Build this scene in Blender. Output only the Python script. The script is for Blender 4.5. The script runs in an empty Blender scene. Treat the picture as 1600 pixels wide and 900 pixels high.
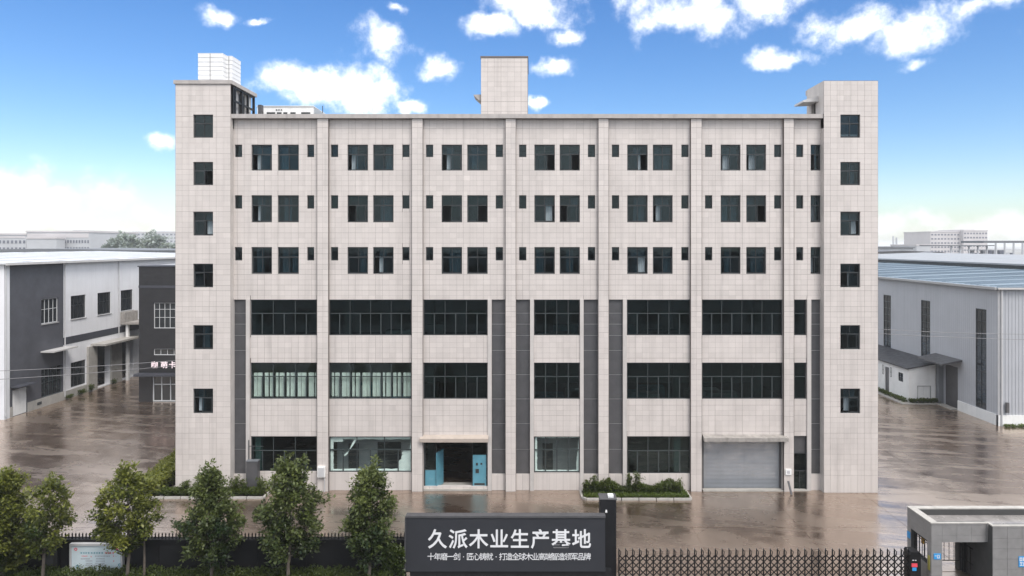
import bpy, math, random
import numpy as np
from mathutils import Vector, Matrix

# ------------------------------------------------------------------ camera
SC = bpy.context.scene
COL = SC.collection
F, CX, CY, CZ = 1066.667, 830.0, 382.0, 16.0      # focal length / vanishing point of the photograph, eye height
cam = bpy.data.cameras.new('camera')
cam.lens = 24.0
cam.sensor_width = 36.0
cam.sensor_fit = 'HORIZONTAL'
cam.shift_x = -(CX - 800) / 1600
cam.shift_y = (CY - 450) / 1600
cam.clip_start = 0.5
cam.clip_end = 20000
camo = bpy.data.objects.new('camera', cam)
camo.location = (0, 0, CZ)
camo.rotation_euler = (math.radians(90), 0, 0)
COL.objects.link(camo)
SC.camera = camo

# ------------------------------------------------------------------ light, sky, exposure
SUN_EL, SUN_AZ = math.radians(54), math.radians(146)   # azimuth from +Y towards +X: behind the camera, a little to the right

SUN_STRENGTH, SUN_ANGLE, SKY_STRENGTH, EXPOSURE = 2.1, 26.0, 0.12, 0.63
CLOUD_WHITE = 1.25
HAZE_DENSITY = 0.0003
sl = bpy.data.lights.new('sun', 'SUN')
sl.energy = SUN_STRENGTH
sl.angle = math.radians(SUN_ANGLE)
sl.color = (1.0, 0.94, 0.88)
so = bpy.data.objects.new('sun', sl)
d = Vector((math.sin(SUN_AZ) * math.cos(SUN_EL), math.cos(SUN_AZ) * math.cos(SUN_EL), math.sin(SUN_EL)))
so.rotation_euler = d.to_track_quat('Z', 'Y').to_euler()
so.location = (0, 0, 60)
COL.objects.link(so)
SC.view_settings.view_transform = 'Standard'
SC.view_settings.look = 'None'
SC.view_settings.exposure = EXPOSURE
SC.view_settings.gamma = 1.0
SC.view_settings.use_curve_mapping = False
SC.cycles.use_denoising = True
SC.cycles.max_bounces = 8
SC.cycles.transparent_max_bounces = 12
SC.cycles.volume_bounces = 1
SC.cycles.caustics_reflective = False
SC.cycles.caustics_refractive = False

W = bpy.data.worlds.new('World')
SC.world = W
W.use_nodes = True


class NT:
    """Small helper for wiring node trees."""
    def __init__(self, tree):
        self.t = tree
        self.n = tree.nodes
        self.l = tree.links

    def put(self, sock, v):
        if v is None:
            return
        if isinstance(v, bpy.types.NodeSocket):
            self.l.new(v, sock)
        else:
            sock.default_value = v

    def math(self, op, a, b=None, c=None, clamp=False):
        n = self.n.new('ShaderNodeMath')
        n.operation = op
        n.use_clamp = clamp
        for i, v in enumerate((a, b, c)):
            self.put(n.inputs[i], v)
        return n.outputs[0]

    def vmath(self, op, a, b=None):
        n = self.n.new('ShaderNodeVectorMath')
        n.operation = op
        self.put(n.inputs[0], a)
        if b is not None:
            self.put(n.inputs[3 if op == 'SCALE' else 1], b)
        return n.outputs[1] if op in ('LENGTH', 'DOT_PRODUCT') else n.outputs[0]

    def noise(self, vec, scale, detail=4, rough=0.55, dist=0.0, color=False):
        n = self.n.new('ShaderNodeTexNoise')
        self.put(n.inputs['Vector'], vec)
        n.inputs['Scale'].default_value = scale
        n.inputs['Detail'].default_value = detail
        n.inputs['Roughness'].default_value = rough
        n.inputs['Distortion'].default_value = dist
        return n.outputs['Color' if color else 'Fac']

    def ramp(self, v, lo, hi, a=0.0, b=1.0, smooth=True):
        n = self.n.new('ShaderNodeMapRange')
        n.interpolation_type = 'SMOOTHSTEP' if smooth else 'LINEAR'
        n.clamp = True
        self.put(n.inputs[0], v)
        n.inputs[1].default_value = lo
        n.inputs[2].default_value = hi
        n.inputs[3].default_value = a
        n.inputs[4].default_value = b
        return n.outputs[0]

    def mix(self, f, a, b, mode='MIX'):
        n = self.n.new('ShaderNodeMix')
        n.data_type = 'RGBA'
        n.blend_type = mode
        self.put(n.inputs[0], f)
        for i, v in ((6, a), (7, b)):
            if isinstance(v, (tuple, list)) and len(v) == 3:
                v = (*v, 1)
            self.put(n.inputs[i], v)
        return n.outputs[2]

    def comb(self, x, y, z):
        n = self.n.new('ShaderNodeCombineXYZ')
        for i, v in enumerate((x, y, z)):
            self.put(n.inputs[i], v)
        return n.outputs[0]

    def sep(self, v):
        n = self.n.new('ShaderNodeSeparateXYZ')
        self.put(n.inputs[0], v)
        return n.outputs

    def pos(self):
        return self.n.new('ShaderNodeNewGeometry').outputs['Position']


def build_world():
    T = NT(W.node_tree)
    bg = T.n['Background']
    sky = T.n.new('ShaderNodeTexSky')
    sky.sky_type = 'NISHITA'
    sky.sun_disc = False
    sky.sun_elevation = SUN_EL
    sky.sun_rotation = SUN_AZ
    sky.altitude = 0
    sky.air_density = 1.0
    sky.dust_density = 0.6
    sky.ozone_density = 2.5
    hs = T.n.new('ShaderNodeHueSaturation')
    hs.inputs['Saturation'].default_value = SKY_SAT
    hs.inputs['Hue'].default_value = SKY_HUE
    hs.inputs['Value'].default_value = SKY_VAL
    T.l.new(sky.outputs[0], hs.inputs['Color'])
    dirv = T.n.new('ShaderNodeTexCoord').outputs['Generated']
    x, y, z = T.sep(dirv)[0:3]
    # warped direction: cumulus outlines
    w1 = T.noise(dirv, 7.0, 5, 0.6, 0.0, True)
    w1 = T.vmath('SCALE', T.vmath('SUBTRACT', w1, (0.5, 0.5, 0.5)), 0.085)
    dv = T.vmath('ADD', dirv, w1)
    wx_, wy_, wz_ = T.sep(dv)[0:3]
    az = T.math('ARCTAN2', wx_, wy_)
    el = T.math('ARCTAN2', wz_, T.math('SQRT', T.math('ADD', T.math('MULTIPLY', wx_, wx_), T.math('MULTIPLY', wy_, wy_))))
    best = None
    for (cx, cy, rx, ry) in CLOUDS:
        h = math.hypot(F, cx - CX)
        a0, e0 = math.atan2(cx - CX, F), math.atan2(CY - cy, h)
        ra, re = rx * F / (h * h), ry / h
        u = T.math('MULTIPLY', T.math('SUBTRACT', az, a0), 1 / ra)
        v = T.math('MULTIPLY', T.math('SUBTRACT', el, e0), 1 / re)
        # flat undersides: squash the lower half
        q = T.math('SQRT', T.math('ADD', T.math('MULTIPLY', u, u), T.math('MULTIPLY', v, v)))
        m = T.math('SUBTRACT', 1.0, q)
        best = m if best is None else T.math('MAXIMUM', best, m)
    # the rest of the sky: near-overcast cloud from noise, added to whiten yard reflections
    zc = T.math('MAXIMUM', z, 0.02)
    gen = T.noise(T.comb(T.math('MULTIPLY', az, 3.2), T.math('MULTIPLY', el, 6.0), T.math('MULTIPLY', T.math('COSINE', az), 2.0)), 1.0, 5, 0.6)
    gen = T.math('MULTIPLY', T.math('SUBTRACT', gen, 0.28), 5.0)
    gen = T.math('MAXIMUM', gen, T.math('ADD', T.ramp(el, 0.06, 0.16, 0.35, -2.0), T.math('MULTIPLY', gen, 0.6)))
    aa = T.math('ABSOLUTE', az)
    out = T.math('MAXIMUM', T.ramp(aa, 0.70, 0.85), T.ramp(el, 0.315, 0.40))
    field = T.n.new('ShaderNodeMix')
    field.data_type = 'FLOAT'
    T.put(field.inputs[0], out)
    T.put(field.inputs[2], T.math('MAXIMUM', best, -1.0))
    T.put(field.inputs[3], gen)
    field = field.outputs[0]
    fine = T.noise(dirv, 16.0, 7, 0.62)
    fine2 = T.noise(dirv, 5.0, 3, 0.5)
    dens = T.math('ADD', T.math('MULTIPLY', field, 1.0), T.math('MULTIPLY', T.math('SUBTRACT', fine, 0.5), 2.4))
    dens = T.math('ADD', dens, T.math('MULTIPLY', T.math('SUBTRACT', fine2, 0.5), 0.8))
    cov = T.math('POWER', T.ramp(dens, -0.05, 1.0), 1.6)
    shade = T.noise(T.vmath('ADD', dirv, (0.0, 0.0, 0.02)), 13.0, 5, 0.55)
    core = T.ramp(dens, 0.35, 1.5)
    sh = T.math('MULTIPLY', T.math('MULTIPLY', T.ramp(shade, 0.38, 0.62), core), T.ramp(z, 0.05, 0.22, 0.15, 1.0))
    ccol = T.mix(sh, (CLOUD_WHITE, CLOUD_WHITE, CLOUD_WHITE * 1.01), (CLOUD_WHITE * .60, CLOUD_WHITE * .64, CLOUD_WHITE * .70))
    ccol = T.vmath('SCALE', ccol, T.ramp(T.math('ARCSINE', z), 0.02, 0.20, 0.56, 1.0))      # low clouds seen through more air
    skyc = T.vmath('SCALE', hs.outputs[0], SKY_STRENGTH)
    # thin white veil towards the horizon
    veil = T.ramp(T.math('ARCSINE', z), 0.0, 0.11, 0.30, 0.0)
    skyc = T.mix(veil, skyc, (0.50, 0.565, 0.63))
    col = T.mix(cov, skyc, ccol)
    col = T.vmath('SCALE', col, 1.0 / SKY_STRENGTH)
    T.l.new(col, bg.inputs['Color'])
    bg.inputs['Strength'].default_value = SKY_STRENGTH


SKY_SAT, SKY_HUE, SKY_VAL = 1.30, 0.508, 0.95
CLOUDS = [
    (352, 24, 44, 18), (405, 32, 24, 8), (617, 17, 26, 14), (592, 72, 68, 36), (695, 98, 46, 24),
    (500, 142, 120, 34), (555, 150, 90, 48), (440, 128, 50, 34), (645, 165, 36, 14),
    (762, 42, 56, 22), (835, 18, 80, 30), (868, 48, 46, 22), (855, 104, 46, 24), (838, 168, 18, 12),
    (1075, 34, 125, 40), (1190, 4, 85, 34), (1225, 87, 66, 22),
    (1330, 36, 90, 42), (1440, 52, 130, 44), (1530, 18, 95, 30), (1440, 98, 44, 20),
    (252, 213, 34, 18), (22, 292, 78, 50), (84, 318, 70, 40), (168, 312, 74, 46), (225, 332, 70, 40), (60, 352, 150, 36), (190, 358, 130, 34),
    (1452, 338, 70, 30), (1510, 354, 110, 32), (1400, 356, 80, 30), (1582, 350, 70, 34), (820, 374, 320, 22),
]
build_world()


# ------------------------------------------------------------------ helpers
def px(p, Y):
    """world X of photo column p on the plane at depth Y"""
    return (p - CX) * Y / F


def pz(p, Y):
    """world Z of photo row p on the plane at depth Y"""
    return CZ - (p - CY) * Y / F


class MB:
    """Collects shapes (world coordinates) and links them as one mesh object."""
    def __init__(self):
        self.v, self.f, self.m = [], [], []

    def quad(self, a, b, c, e, m=0):
        i = len(self.v)
        self.v += [a, b, c, e]
        self.f.append((i, i + 1, i + 2, i + 3))
        self.m.append(m)
        return self

    def poly(self, pts, m=0):
        i = len(self.v)
        self.v += list(pts)
        self.f.append(tuple(range(i, i + len(pts))))
        self.m.append(m)
        return self

    def box(self, x0, x1, y0, y1, z0, z1, m=0):
        if x0 > x1: x0, x1 = x1, x0
        if y0 > y1: y0, y1 = y1, y0
        if z0 > z1: z0, z1 = z1, z0
        i = len(self.v)
        self.v += [(x0, y0, z0), (x1, y0, z0), (x1, y1, z0), (x0, y1, z0), (x0, y0, z1), (x1, y0, z1), (x1, y1, z1), (x0, y1, z1)]
        for q in ((0, 1, 5, 4), (1, 2, 6, 5), (2, 3, 7, 6), (3, 0, 4, 7), (4, 5, 6, 7), (3, 2, 1, 0)):
            self.f.append(tuple(i + k for k in q))
            self.m.append(m)
        return self

    def prism(self, prof, a, b, axis='x', m=0):
        """closed profile extruded from a to b; profile given as (y,z) for axis x, (x,z) for y, (x,y) for z"""
        def P(t, u, w):
            return {'x': (t, u, w), 'y': (u, t, w), 'z': (u, w, t)}[axis]
        n = len(prof)
        i = len(self.v)
        self.v += [P(a, *p) for p in prof] + [P(b, *p) for p in prof]
        for k in range(n):
            j = (k + 1) % n
            self.f.append((i + k, i + j, i + n + j, i + n + k))
            self.m.append(m)
        self.f.append(tuple(i + k for k in range(n))[::-1])
        self.f.append(tuple(i + n + k for k in range(n)))
        self.m += [m, m]
        return self

    def bar(self, a, b, w, h=None, m=0):
        """rectangular bar between two points"""
        h = w if h is None else h
        a, b = Vector(a), Vector(b)
        dd = (b - a).normalized()
        up = Vector((0, 0, 1)) if abs(dd.z) < .95 else Vector((0, 1, 0))
        s = dd.cross(up).normalized() * (w / 2)
        t = s.cross(dd).normalized() * (h / 2)
        i = len(self.v)
        for p in (a, b):
            self.v += [tuple(p - s - t), tuple(p + s - t), tuple(p + s + t), tuple(p - s + t)]
        for q in ((0, 1, 5, 4), (1, 2, 6, 5), (2, 3, 7, 6), (3, 0, 4, 7), (4, 5, 6, 7), (3, 2, 1, 0)):
            self.f.append(tuple(i + k for k in q))
            self.m.append(m)
        return self

    def tube(self, pts, rad, n=6, m=0, cap=True):
        pts = [Vector(p) for p in pts]
        if not isinstance(rad, (list, tuple)):
            rad = [rad] * len(pts)
        i = len(self.v)
        for k, p in enumerate(pts):
            dd = (pts[min(k + 1, len(pts) - 1)] - pts[max(k - 1, 0)]).normalized()
            up = Vector((0, 0, 1)) if abs(dd.z) < .9 else Vector((1, 0, 0))
            s = dd.cross(up).normalized()
            t = s.cross(dd).normalized()
            for j in range(n):
                a = 2 * math.pi * j / n
                self.v.append(tuple(p + (s * math.cos(a) + t * math.sin(a)) * rad[k]))
        for k in range(len(pts) - 1):
            for j in range(n):
                q = (j + 1) % n
                self.f.append((i + k * n + j, i + k * n + q, i + (k + 1) * n + q, i + (k + 1) * n + j))
                self.m.append(m)
        if cap:
            self.f.append(tuple(i + j for j in range(n))[::-1])
            self.f.append(tuple(i + (len(pts) - 1) * n + j for j in range(n)))
            self.m += [m, m]
        return self

    def mesh(self, name, mats, off=(0, 0, 0), smooth=False):
        me = bpy.data.meshes.new(name)
        ox, oy, oz = off
        me.from_pydata([(a - ox, b - oy, c - oz) for a, b, c in self.v], [], self.f)
        if not isinstance(mats, (list, tuple)):
            mats = [mats]
        for mm in mats:
            me.materials.append(mm)
        if len(mats) > 1:
            me.polygons.foreach_set('material_index', self.m)
        if smooth:
            me.polygons.foreach_set('use_smooth', [True] * len(me.polygons))
        me.update()
        return me

    def build(self, name, mats, parent=None, off=None, smooth=False):
        """world-coordinate shapes -> object (local to the parent's origin)"""
        if off is None:
            off = tuple(wloc(parent)) if parent is not None else (0, 0, 0)
        return link(name, self.mesh(name, mats, off, smooth), parent)


def wloc(o):
    v = Vector((0, 0, 0))
    while o is not None:
        v = v + o.location
        o = o.parent
    return v


def link(name, data, parent=None, loc=None, rz=0.0):
    o = bpy.data.objects.new(name, data)
    COL.objects.link(o)
    if parent is not None:
        o.parent = parent
    if loc is not None:
        o.location = Vector(loc) - (wloc(parent) if parent is not None else Vector((0, 0, 0)))
    o.rotation_euler[2] = rz
    return o


def tag(o, label, cat, group=None):
    o['label'] = label
    o['category'] = cat
    if group:
        o['group'] = group
    return o


def thing(name, label, cat, loc, group=None):
    return tag(link(name, None, None, loc), label, cat, group)


def structure(o):
    o['kind'] = 'structure'
    return o


def copy_tree(o, parent=None, loc=None):
    c = o.copy()
    COL.objects.link(c)
    if parent is not None:
        c.parent = parent
    if loc is not None:
        c.location = loc
    for ch in list(o.children):
        copy_tree(ch, c)
    return c


# ------------------------------------------------------------------ materials
def mat(name, col, rough=0.6, var=0.10, scale=1.2, metal=0.0, bump=0.0, bscale=20.0, spec=0.5, streak=0.0, attr=False, dirt=None, emit=0.0):
    m = bpy.data.materials.new(name)
    m.use_nodes = True
    T = NT(m.node_tree)
    b = T.n['Principled BSDF']
    p = T.pos()
    n = T.noise(p, scale, 5, 0.6)
    k = T.ramp(n, 0.3, 0.7, 1 - var, 1 + var, False)
    if attr:
        a = T.n.new('ShaderNodeAttribute')
        a.attribute_name = 'tint'
        k = T.math('MULTIPLY', k, a.outputs['Fac'])
    if streak:
        sx, sy, sz = T.sep(p)[0:3]
        s = T.noise(T.comb(T.math('MULTIPLY', sx, 2.2), T.math('MULTIPLY', sy, 2.2), T.math('MULTIPLY', sz, 0.12)), 1.0, 4, 0.6)
        k = T.math('MULTIPLY', k, T.ramp(s, 0.45, 0.8, 1.0, 1.0 - streak))
    c = T.vmath('SCALE', (*col,), k)
    if dirt:
        dn = T.noise(p, dirt[1], 6, 0.65)
        c = T.mix(T.ramp(dn, dirt[2], dirt[2] + .2), c, dirt[0])
    T.l.new(c, b.inputs['Base Color'])
    rn = T.ramp(T.noise(p, scale * 2.3, 3), 0.3, 0.7, max(0.02, rough - .08), min(1, rough + .08), False)
    T.l.new(rn, b.inputs['Roughness'])
    b.inputs['Metallic'].default_value = metal
    b.inputs['Specular IOR Level'].default_value = spec
    if bump:
        bn = T.n.new('ShaderNodeBump')
        bn.inputs['Strength'].default_value = 1.0
        bn.inputs['Distance'].default_value = bump
        T.l.new(T.noise(p, bscale, 4, 0.6), bn.inputs['Height'])
        T.l.new(bn.outputs[0], b.inputs['Normal'])
    if emit:
        b.inputs['Emission Color'].default_value = (*col, 1)
        b.inputs['Emission Strength'].default_value = emit
    return m


def glass(name, tint, ior=1.55, see=1.0, wob=0.003):
    """thin window glass: tinted see-through plus a mirror reflection that grows at a glance"""
    m = bpy.data.materials.new(name)
    m.use_nodes = True
    T = NT(m.node_tree)
    T.n.remove(T.n['Principled BSDF'])
    tr = T.n.new('ShaderNodeBsdfTransparent')
    tr.inputs[0].default_value = (*tint, 1)
    gl = T.n.new('ShaderNodeBsdfGlossy')
    gl.inputs['Roughness'].default_value = 0.02
    gl.inputs['Color'].default_value = (0.72, 0.89, 0.91, 1)
    bn = T.n.new('ShaderNodeBump')
    bn.inputs['Distance'].default_value = wob
    T.l.new(T.noise(T.pos(), 1.4, 2), bn.inputs['Height'])
    T.l.new(bn.outputs[0], gl.inputs['Normal'])
    # Schlick reflection, the same from both faces of the pane
    g_ = T.n.new('ShaderNodeNewGeometry')
    cs = T.math('ABSOLUTE', T.vmath('DOT_PRODUCT', g_.outputs['Normal'], g_.outputs['Incoming']))
    f0 = ((ior - 1) / (ior + 1)) ** 2
    fac = T.math('ADD', f0, T.math('MULTIPLY', T.math('POWER', T.math('SUBTRACT', 1.0, cs, None, True), 5.0), 1 - f0))
    mx = T.n.new('ShaderNodeMixShader')
    T.l.new(fac, mx.inputs[0])
    T.l.new(tr.outputs[0], mx.inputs[1])
    T.l.new(gl.outputs[0], mx.inputs[2])
    T.l.new(mx.outputs[0], T.n['Material Output'].inputs[0])
    return m


def leaf_mat(name, dark, light, trans=0.25):
    m = bpy.data.materials.new(name)
    m.use_nodes = True
    T = NT(m.node_tree)
    b = T.n['Principled BSDF']
    a = T.n.new('ShaderNodeAttribute')
    a.attribute_name = 'tint'
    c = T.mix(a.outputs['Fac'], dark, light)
    T.l.new(c, b.inputs['Base Color'])
    b.inputs['Roughness'].default_value = 0.42
    b.inputs['Specular IOR Level'].default_value = 0.35
    tl = T.n.new('ShaderNodeBsdfTranslucent')
    T.l.new(T.mix(0.5, c, (0.25, 0.32, 0.03), 'MIX'), tl.inputs[0])
    mx = T.n.new('ShaderNodeMixShader')
    mx.inputs[0].default_value = trans
    T.l.new(b.outputs[0], mx.inputs[1])
    T.l.new(tl.outputs[0], mx.inputs[2])
    T.l.new(mx.outputs[0], T.n['Material Output'].inputs[0])
    return m


def wet_ground(name):
    m = bpy.data.materials.new(name)
    m.use_nodes = True
    T = NT(m.node_tree)
    b = T.n['Principled BSDF']
    p = T.pos()
    sx, sy, sz = T.sep(p)[0:3]
    n1 = T.noise(p, 0.11, 5, 0.6, 0.6)
    n2 = T.noise(p, 0.7, 3, 0.55, 0.4)
    # wheel and drainage streaks run across the yard
    st = T.noise(T.comb(T.math('MULTIPLY', sx, 0.10), T.math('MULTIPLY', T.math('ADD', sy, T.math('MULTIPLY', sx, 0.22)), 0.55), 0.0), 1.0, 5, 0.62, 0.9)
    c = T.mix(T.ramp(n1, 0.35, 0.65), (0.048, 0.032, 0.023), (0.085, 0.058, 0.042))
    c = T.mix(T.ramp(n2, 0.42, 0.75, 0, 0.35), c, (0.115, 0.083, 0.063))
    c = T.mix(T.ramp(st, 0.48, 0.68, 0, 0.45), c, (0.038, 0.026, 0.019))
    wet = T.math('ADD', T.math('MULTIPLY', n2, 0.30), T.math('MULTIPLY', st, 0.90))
    r = T.ramp(wet, 0.40, 0.80, 0.14, 0.36)
    b.inputs['Roughness'].default_value = 0.8
    b.inputs['Specular IOR Level'].default_value = 0.0
    T.l.new(c, b.inputs['Base Color'])
    gl = T.n.new('ShaderNodeBsdfGlossy')          # thin film of muddy water
    gl.inputs['Color'].default_value = (1.0, 0.87, 0.765, 1)
    T.l.new(r, gl.inputs['Roughness'])
    g_ = T.n.new('ShaderNodeNewGeometry')
    bn = T.n.new('ShaderNodeBump')
    bn.inputs['Distance'].default_value = 0.012
    h = T.math('ADD', T.math('MULTIPLY', T.noise(p, 2.2, 4, 0.6), 0.5), T.math('MULTIPLY', st, 1.3))
    T.l.new(h, bn.inputs['Height'])
    T.l.new(bn.outputs[0], b.inputs['Normal'])
    T.l.new(bn.outputs[0], gl.inputs['Normal'])
    cs = T.math('ABSOLUTE', T.vmath('DOT_PRODUCT', g_.outputs['Normal'], g_.outputs['Incoming']))
    fac = T.math('ADD', GROUND_F0, T.math('MULTIPLY', T.math('POWER', T.math('SUBTRACT', 1.0, cs, None, True), 3.5), 1 - GROUND_F0))
    mx = T.n.new('ShaderNodeMixShader')
    T.l.new(fac, mx.inputs[0])
    T.l.new(b.outputs[0], mx.inputs[1])
    T.l.new(gl.outputs[0], mx.inputs[2])
    T.l.new(mx.outputs[0], T.n['Material Output'].inputs[0])
    return m


GROUND_F0 = 0.42
M = dict(
    ground=wet_ground('wet_concrete'),
    earth=mat('far_ground', (0.16, 0.15, 0.13), 0.7, 0.2, 0.02),
    tile=mat('beige_tile', (0.572, 0.527, 0.500), 0.38, 0.06, 0.5, streak=0.16, attr=True, bump=0.0008, bscale=60),
    mortar=mat('grey_mortar', (0.155, 0.135, 0.125), 0.9, 0.15),
    plaster=mat('beige_plaster', (0.50, 0.47, 0.45), 0.75, 0.08, streak=0.12),
    cap=mat('parapet_cap', (0.40, 0.375, 0.36), 0.7, 0.12, 2.0, streak=0.25),
    strip=mat('charcoal_panel', (0.070, 0.070, 0.075), 0.50, 0.14, 1.6, streak=0.12),
    seam=mat('pale_seam', (0.36, 0.36, 0.36), 0.5),
    frame=mat('dark_window_frame', (0.022, 0.027, 0.030), 0.4, 0.1),
    mull=mat('grey_mullion', (0.034, 0.045, 0.047), 0.4, 0.1),
    whiteframe=mat('white_window_frame', (0.62, 0.63, 0.64), 0.45, 0.06),
    glass=glass('green_tinted_glass', (0.43, 0.53, 0.52), 1.42),
    upglass=glass('slate_window_glass', (0.46, 0.54, 0.57), 1.42),
    clear=glass('clear_glass', (0.93, 0.97, 0.96)),
    darkglass=mat('dark_far_glass', (0.020, 0.024, 0.028), 0.08, 0.2),
    room=mat('room_paint', (0.42, 0.43, 0.42), 0.8, 0.15, 0.7),
    roomfloor=mat('room_floor', (0.16, 0.155, 0.145), 0.6, 0.15, 0.7),
    curtain=mat('pale_curtain', (0.62, 0.66, 0.62), 0.85, 0.08, 3.0),
    greycurtain=mat('grey_curtain', (0.34, 0.40, 0.43), 0.85, 0.12, 3.0),
    blue=mat('blue_steel_door', (0.095, 0.27, 0.35), 0.4, 0.10, 2.0, dirt=((0.30, 0.36, 0.36), 2.5, 0.60)),
    white=mat('white_paint', (0.80, 0.80, 0.79), 0.6, 0.06, 1.0, streak=0.10),
    film=mat('white_film', (0.80, 0.84, 0.82), 0.5, 0.06, 2.0),
    shutter=mat('grey_roller_shutter', (0.185, 0.200, 0.220), 0.38, 0.08, 1.0, metal=0.2, streak=0.10),
    awning=mat('pink_awning', (0.40, 0.345, 0.30), 0.6, 0.10, 2.0),
    oldconcrete=mat('weathered_concrete', (0.30, 0.28, 0.26), 0.85, 0.22, 2.5, bump=0.004, bscale=14, streak=0.35),
    concrete=mat('pale_concrete', (0.36, 0.345, 0.32), 0.8, 0.15, 2.0, bump=0.003, bscale=18),
    kerb=mat('kerb_stone', (0.40, 0.385, 0.36), 0.7, 0.15, 3.0),
    soil=mat('soil', (0.05, 0.04, 0.03), 0.9, 0.3, 6.0),
    black=mat('black_metal', (0.008, 0.008, 0.009), 0.45, 0.15, 3.0, spec=0.25),
    charcoal=mat('charcoal_wall', (0.012, 0.0125, 0.0145), 0.6, 0.2, 1.5, streak=0.2, spec=0.2),
    signboard=mat('sign_board', (0.024, 0.026, 0.032), 0.42, 0.08, 1.0),
    letter=mat('silver_letter', (0.66, 0.67, 0.69), 0.4, 0.05, 2.0),
    tankwhite=mat('tank_white', (0.74, 0.75, 0.76), 0.45, 0.05, 2.0),
    tankgrey=mat('tank_grey', (0.30, 0.33, 0.36), 0.4, 0.1, 2.0),
    clad=mat('grey_cladding', (0.50, 0.50, 0.51), 0.6, 0.06, 2.0),
    wwhite=mat('warehouse_white', (0.74, 0.745, 0.77), 0.6, 0.05, 0.35, streak=0.10),
    wdark=mat('warehouse_dark_render', (0.062, 0.065, 0.078), 0.7, 0.18, 0.6, bump=0.01, bscale=6),
    wband=mat('warehouse_dark_band', (0.040, 0.043, 0.056), 0.65, 0.12, 0.8),
    wroof=mat('pale_metal_roof', (0.66, 0.68, 0.70), 0.35, 0.05, 0.3, metal=0.0),
    groof=mat('grey_metal_roof', (0.27, 0.28, 0.295), 0.5, 0.06, 0.3),
    broof=mat('blue_metal_roof', (0.15, 0.20, 0.25), 0.5, 0.10, 0.25, streak=0.0),
    skylight=mat('skylight_sheet', (0.22, 0.28, 0.33), 0.45, 0.08, 0.6),
    bwall=mat('blue_grey_sheet', (0.40, 0.415, 0.447), 0.45, 0.05, 0.4, streak=0.08),
    bdark=mat('dark_clerestory', (0.030, 0.036, 0.040), 0.5, 0.2, 1.0),
    darkbuilding=mat('charcoal_render', (0.009, 0.0095, 0.012), 0.6, 0.15, 0.8),
    darkroof=mat('dark_sheet_roof', (0.030, 0.032, 0.038), 0.5, 0.15, 1.0),
    glow=mat('lit_letter', (0.85, 0.72, 0.75), 0.4, 0.0, emit=0.2),
    stone=mat('grey_granite', (0.225, 0.220, 0.218), 0.45, 0.10, 3.0, attr=True, bump=0.001, bscale=80),
    stonegap=mat('granite_joint', (0.05, 0.05, 0.05), 0.8),
    wetroof=mat('wet_flat_roof', (0.26, 0.245, 0.235), 0.22, 0.30, 1.2),
    ledge=mat('pale_ledge', (0.50, 0.49, 0.485), 0.45, 0.08, 2.0),
    plateblue=mat('blue_plate', (0.03, 0.28, 0.62), 0.4, 0.05),
    red=mat('red_print', (0.70, 0.07, 0.10), 0.5, 0.05),
    teal=mat('teal_print', (0.08, 0.28, 0.36), 0.5, 0.05),
    greyprint=mat('grey_print', (0.26, 0.25, 0.30), 0.5, 0.05),
    board=mat('notice_panel', (0.60, 0.70, 0.75), 0.35, 0.05, 1.0),
    yellow=mat('yellow_plate', (0.42, 0.38, 0.08), 0.5, 0.1),
    lamp=mat('amber_thing', (0.55, 0.30, 0.05), 0.5, 0.1),
    cable=mat('cable', (0.20, 0.20, 0.21), 0.6),
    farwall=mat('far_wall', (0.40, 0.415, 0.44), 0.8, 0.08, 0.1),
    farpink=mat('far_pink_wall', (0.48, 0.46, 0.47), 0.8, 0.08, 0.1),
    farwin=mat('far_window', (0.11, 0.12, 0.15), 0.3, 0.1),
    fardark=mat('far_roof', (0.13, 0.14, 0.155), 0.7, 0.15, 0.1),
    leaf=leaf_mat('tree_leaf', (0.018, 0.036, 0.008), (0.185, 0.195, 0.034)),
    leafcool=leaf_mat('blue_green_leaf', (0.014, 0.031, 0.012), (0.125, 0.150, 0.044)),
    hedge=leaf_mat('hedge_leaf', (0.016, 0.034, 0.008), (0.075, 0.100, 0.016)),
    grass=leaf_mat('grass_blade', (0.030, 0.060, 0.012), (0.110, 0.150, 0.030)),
    hazeleaf=leaf_mat('hazed_leaf', (0.22, 0.27, 0.26), (0.32, 0.36, 0.35)),  # paler than real foliage: distance haze put into the leaf colour
    bark=mat('bark', (0.115, 0.095, 0.078), 0.85, 0.25, 6.0, bump=0.01, bscale=22),
)


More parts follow.
